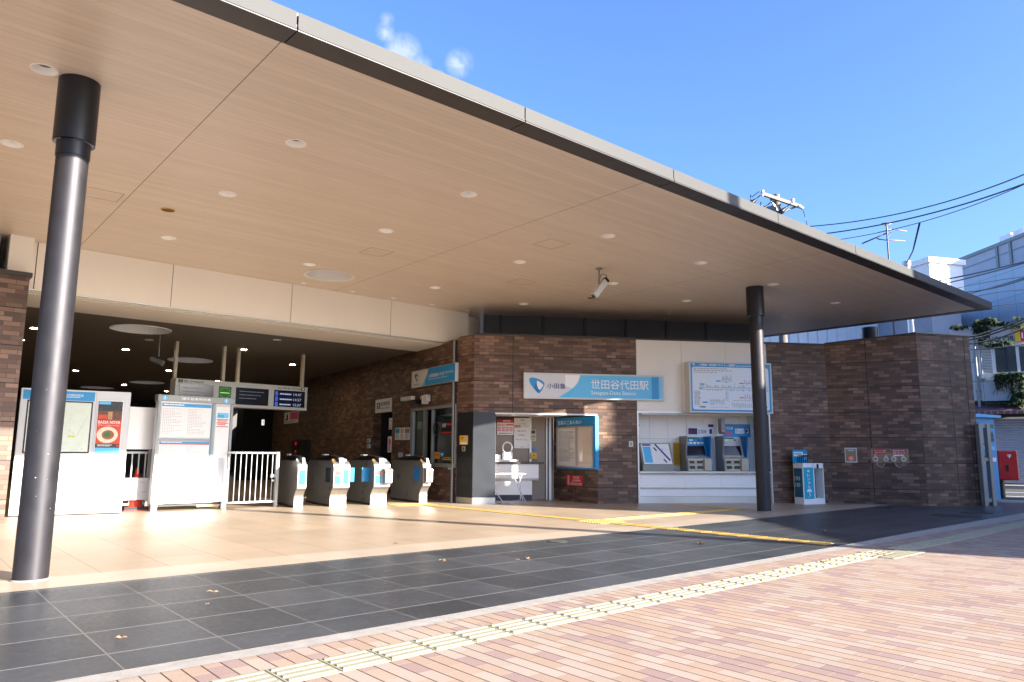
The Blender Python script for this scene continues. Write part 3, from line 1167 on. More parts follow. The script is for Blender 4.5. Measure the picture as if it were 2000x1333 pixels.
for i, p in enumerate(spos):
    bb = B(M_lens).lathe([(.055, 0), (.055, -.006), (.04, -.006), (.03, .004)], (p[0], p[1], 4.6), 20).disc((p[0], p[1], 4.599), .03)
    solo('spotlight', sm_label[i], 'ceiling light', bb, off=(p[0], p[1], 4.6), group='tiny spotlights in the canopy ceiling')
for (px, py), lab in (((328, 410), 'round brass rimmed ceiling speaker left of the canopy middle'), ((1155, 582), 'round brass rimmed ceiling speaker under the hanging camera')):
    g = G(px, py, 4.6)
    bb = B(mat('brass_rim', S(190, 160, 80), 0.4, metal=.5)).lathe([(.10, 0), (.10, -.01), (.085, -.01)], (g[0], g[1], 4.6), 28)
    bb.m(mat('speaker_cloth', S(104, 78, 56), 0.8)).disc((g[0], g[1], 4.592), .086)
    solo('ceiling_speaker', lab, 'speaker', bb, off=(g[0], g[1], 4.6), group='round ceiling speakers')

# hanging camera under the canopy
g = G(1170, 524, 4.6)
t = Thing('security_camera', 'white box security camera hanging from the canopy ceiling', 'camera', WORLD, (g[0], g[1], 4.6))
vd = Vector((0.75, -0.5, -0.42)).normalized()
bb = B(M_frame).cyl((g[0], g[1], 4.6), (g[0], g[1], 4.575), .06); bb.cyl((g[0], g[1], 4.58), (g[0], g[1], 4.28), .018)
t.part('hanger', bb)
FCm = Vector((g[0], g[1], 4.2))
view = Vector((-.64, .09, -.75)).normalized()
side = Vector((view.y, -view.x, 0)).normalized(); up = side.cross(view)
def obox(bb, c, d, s, u, l, w, h):
    pts = []
    for sl in (-1, 1):
        for (a_, b_) in ((-1, -1), (1, -1), (1, 1), (-1, 1)):
            pts.append(c + d * (sl * l / 2) + s * (a_ * w / 2) + u * (b_ * h / 2))
    return bb.hexa(pts[:4], pts[4:])
bb = B(M_silver); obox(bb, FCm, view, side, up, .42, .12, .12)
body = t.part('housing', bb, bev=.012)
bb = B(M_sleeve); obox(bb, FCm - view * .24, view, side, up, .06, .10, .10)
t.part('rear_cap', bb)
bb = B(M_frame); obox(bb, FCm + view * .215, view, side, up, .01, .10, .10)
bb.m(M_screen).cyl(FCm + view * .22, FCm + view * .226, .035)
t.part('lens', bb)
bb = B(M_black).tube([FCm - view * .25, FCm - view * .33 + up * .05, FCm - view * .28 + up * .14, FCm - view * .1 + up * .12, Vector((g[0], g[1], 4.36))], .008)
t.part('cable', bb)


# columns
def column(px, py, base_r, sleeve_r, top_of_sleeve, label, pos=None, zs=None):
    if pos is None:
        gl = G(px, py); pos = (gl[0], gl[1])
    x, y = pos
    t = Thing('roof_column', label, 'column', WORLD, (x, y, 0), 'round steel roof columns')
    t.part('shaft', B(M_darkmetal).cyl((x, y, 0.0), (x, y, 4.0), base_r, n=40))
    bb = B(M_sleeve).cyl((x, y, 3.98), (x, y, 4.6), sleeve_r, n=40)
    bb.m(M_frame)
    for k in range(3):
        a = k * 2.1 + .3
        bb.add([(x + (sleeve_r - .004) * math.cos(a + u), y + (sleeve_r - .004) * math.sin(a + u), 3.974) for u in (0, .35, .7, 1.05, 1.4)] +
               [(x + (sleeve_r - .05) * math.cos(a + u), y + (sleeve_r - .05) * math.sin(a + u), 3.974) for u in (1.4, 1.05, .7, .35, 0)], [tuple(range(10))])
    t.part('sleeve', bb)
    t.part('neck', B(M_sleeve).cyl((x, y, 3.84), (x, y, 3.98), base_r + .008, n=40))
    t.part('base_ring', B(M_concrete).lathe([(base_r + .018, .0), (base_r + .018, .012), (base_r - .01, .014)], (x, y, 0), 40))
    return t


t = column(57, 1128, .137, .178, 4.6, 'nearest round dark steel column with black sleeve, at the left', pos=(1.115, 7.80))
bb = B(M_wink)
rnd = random.Random(3)
for k in range(7):
    a = -2.2 + rnd.random() * 1.5; z = .15 + rnd.random() ** 1.6 * 1.5; s = .0012 + rnd.random() ** 2 * .0038
    x, y = 1.115 + .1385 * math.cos(a), 7.80 + .1385 * math.sin(a)
    tx, ty = -math.sin(a), math.cos(a)
    bb.quad((x - tx * s, y - ty * s, z - s * .7), (x + tx * s, y + ty * s, z - s * .4), (x + tx * s, y + ty * s, z + s), (x - tx * s, y - ty * s, z + s * .6))
t.part('paint_chips', bb)
t = column(1488, 1003, .137, .178, 4.6, 'middle round dark steel column, in front of the ticket machines', pos=(13.70, 8.42))
q = at_depth(1698, 640, 20.4)
t = Thing('roof_column', 'black column top showing above the wall by the roof corner', 'column', WORLD, (q[0], q[1], 0), 'round steel roof columns')
t.part('shaft', B(M_darkmetal).cyl((q[0], q[1], 0), (q[0], q[1], 3.9), .137, n=32))
t.part('sleeve', B(M_sleeve).cyl((q[0], q[1], 3.9), (q[0], q[1], 4.6), .205, n=32))


# ================================================================== SIGNS ON THE FRONT WALL
def emblem(b, cx, cz, s, y, hi=None, lo=None, hole=None):
    """rounded triangular ribbon mark with a pale triangular opening"""
    def bez(p0, p1, p2, n=8):
        return [((1 - t) ** 2 * p0[0] + 2 * t * (1 - t) * p1[0] + t * t * p2[0], (1 - t) ** 2 * p0[1] + 2 * t * (1 - t) * p1[1] + t * t * p2[1]) for t in [i / n for i in range(n)]]
    out = bez((-.50, .50), (-.30, .62), (.20, .40)) + bez((.20, .40), (.66, .20), (.50, -.02)) + bez((.50, -.02), (.42, -.30), (.22, -.50)) + bez((.22, -.50), (.14, -.62), (-.04, -.44)) + bez((-.04, -.44), (-.74, .30), (-.50, .50))
    inn = bez((.0, .34), (.2, .26), (.44, .06)) + bez((.44, .06), (.48, .0), (.30, -.22)) + bez((.30, -.22), (.2, -.34), (.14, -.3)) + bez((.14, -.3), (-.06, .0), (0, .34))
    b.m(hi or M_blue).add([(cx + x * s, y, cz + z * s) for x, z in out], [tuple(range(len(out)))])
    dk = [(.22, -.50), (.14, -.58), (-.04, -.44), (-.2, -.2), (-.02, .36), (.02, .2), (.1, -.2)]
    b.m(lo or M_dblue).add([(cx + x * s, y - .0012, cz + z * s) for x, z in dk], [tuple(range(len(dk)))])
    b.m(hole or M_wink).add([(cx + x * s, y - .0024, cz + z * s) for x, z in inn], [tuple(range(len(inn)))])


def lerp(a, c, t): return a + (c - a) * t


def RP(r, u0, u1, v0, v1):
    """sub-rectangle: u left->right, v bottom->top, 0..1"""
    return (lerp(r[0], r[1], u0), lerp(r[0], r[1], u1), lerp(r[2], r[3], v0), lerp(r[2], r[3], v1))


def boxed_sign(name, label, cat, Fr, r, d0, d1, frame_m, fw, paint, bev=.004, group=None):
    """light box: frame part, painted face part; paint(b, r_inner, y)"""
    t = Thing(name, label, cat, Fr, ((r[0] + r[1]) / 2, d1, r[2]), group)
    x0, x1, z0, z1 = r
    bb = B(frame_m)
    bb.box(x0, x1, d0 + .01, d1, z0, z1)
    bb.box(x0, x0 + fw, d0, d0 + .01, z0, z1); bb.box(x1 - fw, x1, d0, d0 + .01, z0, z1)
    bb.box(x0 + fw, x1 - fw, d0, d0 + .01, z0, z0 + fw); bb.box(x0 + fw, x1 - fw, d0, d0 + .01, z1 - fw, z1)
    t.part('frame', bb)
    ri = (x0 + fw, x1 - fw, z0 + fw, z1 - fw)
    paint(t, ri, d0 + .006)
    return t


SD = -.09
r = F.r(1023, 731, 1297, 781, SD)


def paint_station(t, r, y):
    b = B(mat('pale_sign_white', S(200, 202, 206), 0.35, noise=0))
    b.face(r, y)
    x0, x1, z0, z1 = r
    hgt = z1 - z0
    def arc(xa, xb, n=12, bend=.55):
        return [(lerp(xa, xb, 1 - (1 - i / n) ** 1.0) + bend * math.sin(math.pi * i / n) * (xb - xa) * .45, lerp(z0, z1, i / n)) for i in range(n + 1)]
    xa, xb = lerp(x0, x1, .232), lerp(x0, x1, .395)
    pts = arc(xa, xb)
    b.m(M_lblue).add([(p[0], y - .002, p[1]) for p in pts] + [(x1, y - .002, z1), (x1, y - .002, z0)], [tuple(range(len(pts) + 2))])
    # pale inner sweep and bright triangle
    b.m(mat('cyan_sweep', S(70, 184, 228), 0.35, noise=0))
    tri = [(xa, z0)] + [(p[0], p[1]) for p in pts[1:7]] + [(lerp(x0, x1, .322), z0)]
    b.add([(p[0], y - .004, p[1]) for p in tri], [tuple(range(len(tri)))])
    b.m(M_wink)
    l = [(lerp(x0, x1, .283), z1), (lerp(x0, x1, .285), lerp(z0, z1, .5))] + [(p[0] - .012, p[1]) for p in pts[5:]]
    b.add([(p[0], y - .003, p[1]) for p in l], [tuple(range(len(l)))])
    b.m(M_blue).face(RP(r, .918, .972, 0, 1), y - .004)
    b.m(mat('pale_blue_end', S(120, 188, 226), 0.4, noise=0)).face(RP(r, .972, 1, 0, 1), y - .004)
    t.part('sign_face', b)
    b = B()
    emblem(b, lerp(x0, x1, .083), lerp(z0, z1, .515), hgt * .62, y - .004, M_blue, M_dblue, M_paper)
    t.part('emblem', b)
    b = B(M_navyink).text('小田急', RP(r, .155, .288, .38, .62), y - .005, .012)
    t.part('lettering', b, label='navy lettering on the white end')
    b = B(M_wink).text('世田谷代田駅', RP(r, .472, .895, .40, .82), y - .006, .006)
    b.text('Setagaya-Daita Station', RP(r, .472, .80, .11, .32), y - .006, .004)
    t.part('lettering', b)


boxed_sign('station_name_sign', 'long blue and white station name sign on the brick front wall', 'sign', F, r, SD, -.002, M_silver, .035, paint_station)

# ---- ticket bay
b = B(M_cream)
zs_bay = [zbay, ZT]
xj = [xbay + .01, FX(1330, 700), FX(1416, 700), xbay1 - .02]
for a0, a1 in zip(xj, xj[1:]):
    b.box(a0 + .003, a1 - .003, -.012, .05, zbay + .03, ZT - .01)
b.m(M_frame).box(xbay, xbay1, .0, .06, zbay + .03, ZT - .02)
spart('white_bay_panels', b, F)
BD = .55
b = B(mat('bay_back_panel', S(232, 229, 224), 0.4, noise=.03))
xi0, xi1 = xbay + .03, xbay1 - .03
zsh = F.uz(1380, 921, -.02)[1]
zlines = [zsh, lerp(zsh, zbay, .56), zbay]
cells = 7
for i in range(cells):
    for j in range(2):
        b.box(lerp(xi0, xi1, i / cells) + .003, lerp(xi0, xi1, (i + 1) / cells) - .003, BD, BD + .03, zlines[j] + .003, zlines[j + 1] - .003)
b.m(M_frame).box(xi0, xi1, BD + .01, BD + .05, zsh, zbay)
b.m(M_cream).box(xi0, xi1, 0.02, BD, zbay, zbay + .025)
b.box(xi0 - .03, xi0, .0, BD, 0, zbay)
b.m(M_glass).box(xi1 - .28, xi1 - .27, 0.05, BD, zsh, zbay)
b.m(M_navy).box(xi1, xi1 + .02, .01, BD, 0, zbay)
spart('bay_recess', b, F)
b = B(M_white)
ap = [xi0, FX(1337, 940), FX(1409, 940), FX(1480, 940), xi1]
for a0, a1 in zip(ap, ap[1:]):
    b.box(a0 + .002, a1 - .002, .03, .08, .36, zsh - .06)
    b.box(a0 + .002, a1 - .002, .10, .15, .16, .35)
b.m(M_frame).box(xi0, xi1, .12, .2, 0.1, zsh - .06)
b.m(M_alu).box(xi0, xi1, .09, .14, 0.005, .155)
spart('bay_apron', b, F)
b = B(M_steel)
b.box(xi0, xi1, -.06, BD, zsh - .055, zsh)
spart('shelf', b, F, bev=.008)
b = B(M_alu)
b.box(xbay - .005, xbay + .03, -.03, .05, 0, zbay + .03); b.box(xbay1 - .03, xbay1 + .005, -.03, .05, 0, zbay + .03)
b.box(xbay + .03, xbay1 - .03, -.03, .05, zbay - .01, zbay + .03)
spart('bay_trim', b, F)
# unlit metal strip under the bay head
b = B(M_alu); q0 = F.uz(1250, 811, .1); q1 = F.uz(1490, 813, .1)
solo('unlit_strip', 'thin unlit metal strip under the head of the ticket machine bay', 'light', B(M_alu).box(xi0 + .1, xi1 - .3, .05, .12, zbay - .04, zbay - .012), F=F, off=((xi0 + xi1) / 2, .08, zbay - .04))

# fare map
MD = -.30
r = F.r(1347, 708, 1508, 807, MD)


def paint_map(t, r, y):
    b = B(M_blue).face(r, y)
    x0, x1, z0, z1 = r
    b.m(mat('pale_map_blue', S(206, 216, 228), 0.35, noise=0)).rrect(RP(r, .02, .975, .035, .915), y - .003, y - .001, .05)
    t.part('map_sheet', b)
    b = B(M_wink).text('小田急線・他社線のりかえ きっぷ運賃表', RP(r, .11, .56, .935, .985), y - .004, .01)
    b.rows(RP(r, .57, .8, .935, .955), y - .004, 1)
    emblem(b, lerp(x0, x1, .045), lerp(z0, z1, .965), .05, y - .004, M_wink, M_wink, M_blue)
    t.part('lettering', b)
    b = B(M_greyink)
    b.rows(RP(r, .04, .5, .86, .89), y - .005, 1, .5, 2, 20, .1)
    b.rows(RP(r, .04, .55, .82, .85), y - .005, 1, .5, 5, 20, .1)
    b.rows(RP(r, .05, .36, .78, .81), y - .005, 1, .5, 7, 20, .3)
    rnd = random.Random(5)
    def line(u0, v0, u1, v1, m, w=.006):
        b.m(m)
        rr = RP(r, min(u0, u1), max(u0, u1), min(v0, v1), max(v0, v1))
        if abs(u0 - u1) > abs(v0 - v1): b.face((rr[0], rr[1], rr[2] - w, rr[2] + w), y - .005)
        else: b.face((rr[0] - w, rr[0] + w, rr[2], rr[3]), y - .005)
    def stations(u0, u1, v, n, up=True, sc=1.0):
        b.m(M_greyink)
        for i in range(n):
            u = lerp(u0, u1, i / max(1, n - 1)); hh = (.02 + rnd.random() * .055) * sc
            b.face(RP(r, u - .0035, u + .0035, v + .012, v + .012 + hh), y - .006)
            if rnd.random() < .4: b.face(RP(r, u - .004, u + .004, v - .04, v - .018), y - .006)
    L = M_lblue
    line(.11, .465, .97, .452, L); stations(.115, .95, .465, 46)
    line(.10, .467, .14, .467, M_ink); line(.07, .13, .07, .42, M_greyink); line(.09, .09, .14, .09, M_ink)
    b.m(M_ink).face(RP(r, .115, .175, .078, .1), y - .006)
    for i in range(11):
        b.m(M_greyink); b.face(RP(r, .08, .08 + .02 + rnd.random() * .02, .135 + i * .027, .147 + i * .027), y - .006); b.face(RP(r, .04, .06, .135 + i * .027, .147 + i * .027), y - .006)
    line(.35, .63, .52, .62, L); line(.545, .47, .545, .6, L); stations(.39, .5, .63, 7, sc=1.6)
    b.m(M_blue).face(RP(r, .31, .365, .615, .64), y - .006); b.face(RP(r, .11, .17, .545, .57), y - .006)
    b.face(RP(r, .14, .20, .17, .2), y - .006)
    line(.2, .175, .42, .17, L); line(.455, .2, .455, .45, L); stations(.235, .4, .178, 10); 
    for i in range(7):
        b.m(M_greyink).face(RP(r, .425, .445, .23 + i * .028, .24 + i * .028), y - .006)
    for v, u in ((.59, .6), (.29, .6)):
        b.m(M_pink).face(RP(r, u, u + .055, v - .012, v + .012), y - .006); line(u + .05, v, u + .32, v, M_pink); stations(u + .07, u + .3, v, 9)
    line(.52, .23, .9, .23, M_frame, .004); line(.52, .10, .9, .10, M_frame, .004); line(.505, .115, .505, .215, M_frame, .004)
    stations(.53, .86, .105, 15)
    b.m(M_green).face(RP(r, .88, .945, .09, .112), y - .006)
    b.m(M_lblue).rows(RP(r, .24, .47, .075, .09), y - .006, 1, .6, 3, 8)
    t.part('route_diagram', b)


boxed_sign('fare_map', 'large pale blue fare map with route lines above the ticket machines', 'map', F, r, MD, -.013, M_silver, .03, paint_map)


# ticket machines
def ticket_machine(px0, px1, label, colm, panel_m, texts):
    x0 = F.uz(px0, 915, .1)[0]; x1 = F.uz(px1, 915, .1)[0]
    ztop = F.uz((px0 + px1) / 2, 829, .50)[1]
    zc = F.uz((px0 + px1) / 2, 853, .45)[1]
    t = Thing('ticket_machine', label, 'ticket machine', F, ((x0 + x1) / 2, .3, zsh), 'ticket machines on the steel shelf')
    w = x1 - x0
    y0 = .06
    zr = lambda v: lerp(zsh, zc, v)
    # side cheeks
    for xa in (x0, x1 - .03):
        bb = B(M_frame if xa == x0 else M_dblue)
        bb.prism([(y0, zsh + .002), (y0, zr(.20)), (y0 + .10, zr(.42)), (y0 + .02, zr(.95)), (y0 + .05, zc), (BD - .005, zc), (BD - .005, zsh + .002)], 'x', xa, xa + .03)
        t.part('cheek', bb)
    bb = B(colm)
    bb.prism([(y0 + .22, zr(.42)), (y0 + .38, zr(.98)), (BD - .01, zr(.98)), (BD - .01, zr(.42))], 'x', x0 + .03, x1 - .03)
    con = t.part('console', bb)
    def slope(u0, u1, v0, v1, lift):   # rectangle on the sloped console
        def P(u, v):
            k = v
            return (lerp(x0 + .03, x1 - .03, u), lerp(y0 + .22, y0 + .38, k) - lift, lerp(zr(.42), zr(.98), k) + lift * .3)
        return [P(u0, v0), P(u1, v0), P(u1, v1), P(u0, v1)]
    bb = B(M_screen).quad(*slope(.10, .92, .04, .54, .006))
    t.part('screen', bb)
    bb = B(M_green).quad(*slope(.2, .7, .9, .97, .006))
    bb.m(M_wink).quad(*slope(.3, .45, .8, .88, .006)); bb.m(M_ink).quad(*slope(.68, .76, .8, .88, .006))
    for k in range(5):
        bb.m(M_wink if colm is M_blue else (M_ink if k < 1 else M_silver)).quad(*slope(.12 + k * .17, .24 + k * .17, .63, .74, .006))
    bb.m(M_red).quad(*slope(.14, .22, .66, .70, .008))
    t.part('button_panel', bb)
    low = mat('beige_enamel', S(176, 172, 156), 0.4)
    bb = B(low)
    bb.prism([(y0 + .02, zsh + .002), (y0 + .04, zr(.36)), (y0 + .22, zr(.42)), (BD - .02, zr(.42)), (BD - .02, zsh + .002)], 'x', x0 + .03, x1 - .03)
    lo = t.part('payment_panel', bb)
    bb = B(M_black)
    for (u0, u1, v0, v1) in ((.06, .28, .62, .82), (.36, .6, .62, .82), (.06, .3, .2, .42), (.36, .62, .2, .42)):
        bb.box(lerp(x0, x1, u0) + .03, lerp(x0, x1, u1), y0 + .005, y0 + .03, lerp(zsh, zr(.36), v0), lerp(zsh, zr(.36), v1))
    bb.m(low).box(lerp(x0, x1, .66), x1 - .035, y0 - .03, y0 + .03, zsh + .02, zr(.34))
    t.part('slots', bb, parent=lo)
    # header panel on the back wall
    hx0, hx1 = F.uz(px0, 840, BD - .02)[0], F.uz(px1 + 2, 840, BD - .02)[0]
    hr = (hx0, hx1, zc - .02, ztop)
    bb = B(panel_m).box(hr[0], hr[1], BD - .03, BD - .002, hr[2], hr[3])
    hp = t.part('header_panel', bb)
    bb = B()
    for (txt, uv, mm, bg) in texts:
        rr = RP(hr, *uv)
        if bg:
            bb.m(bg).face(RP(hr, uv[0] - .02, uv[1] + .02, max(.0, uv[2] - .07), min(1, uv[3] + .07)), BD - .032)
        if txt:
            bb.m(mm).text(txt, rr, BD - .034, .004)
    t.part('lettering', bb, parent=hp)
    return t


ticket_machine(1342, 1391, 'blue ticket machine under the white header marked 1', M_blue, M_paper,
               [('', (.06, .36, .3, .62), M_pink, M_navyink), ('定期券', (.40, .74, .28, .6), M_navyink, M_wink), ('1', (.84, .94, .28, .65), M_navyink, M_wink), ('', (.82, .98, .86, .96), M_navyink, M_navyink), ('', (.08, .2, .35, .5), M_pink, M_pink)])
ticket_machine(1414, 1463, 'grey ticket machine under the blue header marked 2', M_silver, M_blue,
               [('特急券', (.05, .34, .56, .82), M_wink, None), ('きっぷ', (.44, .74, .36, .6), M_dblue, M_wink), ('2', (.84, .96, .32, .68), M_wink, M_navyink), ('', (.06, .24, .25, .32), M_pink, M_pink)])

# tilted guide panel and yellow notice
x0, x1 = F.uz(1255, 915, .05)[0], F.uz(1316, 915, .05)[0]
zt = F.uz(1285, 866, .25)[1]
t = Thing('guide_panel', 'tilted grey console with a white guide map left of the yellow notice', 'panel', F, ((x0 + x1) / 2, .2, zsh))
bb = B(M_frame).prism([(.02, zsh + .001), (.02, zsh + .14), (.28, zt), (BD - .01, zt), (BD - .01, zsh + .001)], 'x', x0, x1)
t.part('console', bb, bev=.004)
def sl(u0, u1, v0, v1, k=.004):
    P = lambda u, v: (lerp(x0, x1, u), lerp(.02, .28, v) - k, lerp(zsh + .14, zt, v) + k * .4)
    return [P(u0, v0), P(u1, v0), P(u1, v1), P(u0, v1)]
bb = B(M_paper).quad(*sl(.05, .95, .04, .96))
t.part('guide_sheet', bb)
bb = B(M_lblue).quad(*sl(.09, .34, .1, .82, .006)); bb.m(M_navyink).quad(*sl(.08, .36, .87, .94, .006))
P = lambda u, v, k=.006: (lerp(x0, x1, u), lerp(.02, .28, v) - k, lerp(zsh + .14, zt, v) + k * .4)
bb.m(M_navyink).quad(P(.48, .93), P(.88, .18), P(.93, .22), P(.53, .96))
bb.quad(P(.42, .78), P(.5, .62), P(.54, .65), P(.46, .81)); bb.quad(P(.68, .25), P(.76, .1), P(.8, .13), P(.72, .28))
bb.m(M_blue).quad(*sl(.70, .73, .68, .74, .006))
t.part('guide_print', bb)
r = F.r(1315, 865, 1337, 910, BD - .01)
t = Thing('yellow_notice', 'tall amber yellow notice fixed between the guide panel and machine one', 'notice', F, (r[0], BD - .01, r[2]))
t.part('sheet', B(M_yellow).box(r[0], r[1], BD - .012, BD - .001, r[2], r[3]))
t.part('print', B(mat('brown_ink', S(160, 110, 30), .6, noise=0)).rows(RP(r, .08, .92, .06, .92), BD - .014, 16, .5, 4, 2, .05))
r = F.r(1254, 827, 1263, 836, .1)
t = Thing('dome_camera', 'small round dome camera on the left wall of the ticket bay', 'camera', F, (xi0, .1, (r[2] + r[3]) / 2))
zc_ = (r[2] + r[3]) / 2
t.part('base', B(M_silver).cyl((xi0 + .001, .12, zc_), (xi0 + .03, .12, zc_), .055)); t.part('dome', B(M_black).cyl((xi0 + .03, .12, zc_), (xi0 + .06, .12, zc_), .04, .02))
r = F.r(1406, 818, 1413, 848, .3)
t = Thing('intercom_handset', 'slim grey pointed bracket hanging between the two ticket machines', 'bracket', F, ((r[0] + r[1]) / 2, .3, r[2]))
t.part('body', B(M_frame).prism([(.22, r[3]), (.40, r[3]), (.40, r[2] + .03), (.34, r[2]), (.22, r[2] + .04)], 'x', r[0], r[1]))
t.part('button', B(M_red).box(r[0] + .01, r[1] - .01, .215, .22, lerp(r[2], r[3], .3), lerp(r[2], r[3], .36)))
r = F.r(1228.5, 862, 1236.5, 873, -.01)
t = Thing('switch_plate', 'small pale switch plate on the brick pier left of the ticket bay', 'switch', F, (r[0], -.002, r[2]))
t.part('plate', B(M_silver).box(r[0], r[1], -.014, -.001, r[2], r[3]), bev=.002); t.part('rocker', B(M_frame).box(lerp(r[0], r[1], .3), lerp(r[0], r[1], .7), -.02, -.014, lerp(r[2], r[3], .25), lerp(r[2], r[3], .75)))

# ================================================================== TICKET WINDOW RECESS
RW = Frame(np.array(F.w(xrec, 0))[:2] + HD * REC, np.array(F.w(xrec, 0))[:2])   # right side of the recess, deep -> near
b = B(M_brick); b.face((0, RW.len, 0, zrec), 0)
spart('recess_wall', b, RW)
# the back of the recess runs parallel to the front
o = RW.w(0, 0)
BK = Frame((o[0] - F.c * 2.9, o[1] - F.s * 2.9), (o[0], o[1]))
bl = BK.len
b = B(mat('taupe_window_wall', S(134, 118, 104), 0.35, metal=.2))
b.box(0, bl, .02, .06, 0, zrec)
b.m(M_steel); b.box(bl - .62, bl - .57, -.03, .02, .1, zrec); b.box(bl - .13, bl - .07, -.05, .02, 0, zrec); b.box(bl - .20, bl - .17, -.04, .02, 0, zrec)
b.m(M_navy); b.box(0, bl - .6, -.02, .02, zrec - .16, zrec)
spart('recess_back', b, BK)
b = B(M_brick); b.quad((.30, .36, 0), (.30, REC + .6, 0), (.30, REC + .6, zrec), (.30, .36, zrec)); spart('recess_side', b, F)
b = B(M_cream)
p = [F.w(0, 0), F.w(xrec, 0), RW.w(0, 0), BK.w(0, 0)]
b.add([(q[0], q[1], zrec) for q in p], [(0, 1, 2, 3)])
spart('recess_soffit', b, WORLD)
b = B(M_whitegloss); b.box(xpil1 - .02, xrec, -.012, .02, zrec - .03, zrec + .004)
spart('recess_edge_trim', b, F)
for k, (px, lab) in enumerate(((1004, 'left of two flush lamps in the ticket window soffit'), (1055, 'right of two flush lamps in the ticket window soffit'))):
    q = G(px, 812, zrec - .004)
    bb = B(M_silver).lathe([(.07, -.002), (.055, -.012), (.05, -.004)], (q[0], q[1], zrec), 20); bb.m(emit_mat('dim_lamp', (1, .85, .6), 1.5)).disc((q[0], q[1], zrec - .006), .05)
    solo('soffit_lamp', lab, 'ceiling light', bb, off=(q[0], q[1], zrec), group='lamps in the ticket window soffit')
# counter
zc0 = BK.uz(1010, 905, -.4)[1]
xc1 = BK.uz(1052, 930, -.45)[0]
t = Thing('ticket_counter', 'white ticket window counter with dark shelf top in the brick recess', 'counter', BK, (xc1 / 2, -.3, 0))
t.part('shelf_top', B(mat('dark_shelf', S(70, 62, 56), 0.3)).box(.1, xc1 + .12, -.5, .0, zc0 - .02, zc0 + .03), bev=.008)
zc1 = BK.uz(1010, 939, -.45)[1]; zc2 = BK.uz(1010, 967, -.35)[1]
t.part('upper_panel', B(M_white).prism([(-.45, zc0 - .022), (-.45, zc1 + .05), (-.38, zc1), (0, zc1), (0, zc0 - .022)], 'x', .1, xc1))
t.part('lower_panel', B(M_white).box(.1, xc1 - .14, -.33, 0, zc2, zc1))
t.part('plinth', B(M_pillar).box(.1, xc1 - .14, -.31, 0, .0, zc2))


def paper_sign(name, label, cat, Fr, px, d, build, base=None, th=.006, group=None):
    r = Fr.r(*px, d)
    t = Thing(name, label, cat, Fr, ((r[0] + r[1]) / 2, d, r[2]), group)
    t.part('sheet', B(base or M_paper).box(r[0], r[1], d - th, d, r[2], r[3]))
    bb = B(); build(bb, r, d - th - .002)
    if bb.v: t.part('print', bb)
    return t


def pr_red(b, r, y):
    b.m(M_red).face(RP(r, 0, 1, .8, 1), y); b.m(M_wink).rows(RP(r, .35, .95, .85, .95), y - .001, 2, .5, 2, 3)
    b.m(M_red).text('重要なお知らせ', RP(r, .05, .55, .58, .7), y, .01)
    b.face(RP(r, .55, .97, .62, .7), y)
    for k in range(4):
        b.m(M_pink).rows(RP(r, .04 + k * .24, .23 + k * .24, .22, .5), y, 3, .6, k, 1, .1)
    b.m(M_ink).rows(RP(r, .1, .9, .05, .12), y, 1, .5)


def pr_notice(b, r, y):
    b.m(M_ink)
    b.text('ご案内', RP(r, .36, .66, .9, .96), y); b.face(RP(r, .05, .95, .885, .888), y)
    b.text('こちらの窓口は', RP(r, .2, .78, .78, .84), y)
    b.m(M_red).face(RP(r, .03, .4, .685, .765), y); b.m(M_wink).text('終日休業', RP(r, .06, .37, .70, .75), y - .002)
    b.m(M_ink).text('しております', RP(r, .42, .92, .70, .755), y)
    b.text('お問い合わせは', RP(r, .2, .76, .54, .595), y); b.text('改札係員に', RP(r, .28, .68, .41, .465), y); b.text('お申し付けください。', RP(r, .1, .9, .26, .315), y)
    b.face(RP(r, .05, .95, .065, .068), y); b.rows(RP(r, .42, .62, .02, .045), y, 1); b.rows(RP(r, .84, .95, .085, .11), y, 1)


def pr_hand(b, r, y):
    b.m(M_pillar).face(RP(r, .15, .85, .62, .92), y); b.m(M_frame).face(RP(r, .12, .88, .28, .5), y); b.m(M_ink).rows(RP(r, .2, .8, .05, .2), y, 2)


paper_sign('red_notice', 'red and white notice on the ticket window, left of the tall white one', 'notice', BK, (971, 820, 1003, 850), -.03, pr_red)
paper_sign('white_notice', 'tall white closed window notice hanging in the middle of the ticket window', 'notice', BK, (1004, 817, 1035, 876), -.05, pr_notice)
paper_sign('cream_notice', 'small cream card with grey pictures at the right of the white notice', 'notice', BK, (1036, 839, 1047, 862), -.03, pr_hand, mat('cream_paper', S(214, 204, 158), .6))
paper_sign('blue_sticker', 'small blue sticker on the ticket window below the cream card', 'sticker', BK, (1041, 875, 1048, 880), -.03, lambda b, r, y: None, M_blue)
paper_sign('orange_sign', 'orange square sign with a bottle picture above the counter', 'sign', BK, (1036, 885, 1048, 897), -.05,
           lambda b, r, y: b.m(M_ink).face(RP(r, .42, .66, .15, .6), y).face(RP(r, .49, .58, .6, .75), y).m(M_wink).face(RP(r, .46, .62, .25, .45), y - .002), M_yellow, .03)

# hooped white stand on the counter
cx_, cz_ = BK.uz(991, 875, -.3); rr_ = .11
t = Thing('hooped_stand', 'white desk stand with a round hoop standing on the ticket counter', 'stand', BK, (cx_, -.3, zc0 + .03))
ring = [(cx_ + .115 * math.cos(2 * math.pi * k / 32), -.3, cz_ + .135 * math.sin(2 * math.pi * k / 32)) for k in range(32)]
t.part('hoop', B(M_white).tube(ring, .016, 8, True))
t.part('body', B(M_white).box(cx_ - .125, cx_ + .125, -.32, -.28, zc0 + .08, cz_ - .11))
t.part('foot', B(M_white).box(cx_ - .34, cx_ + .26, -.42, -.2, zc0 + .03, zc0 + .085), bev=.01)
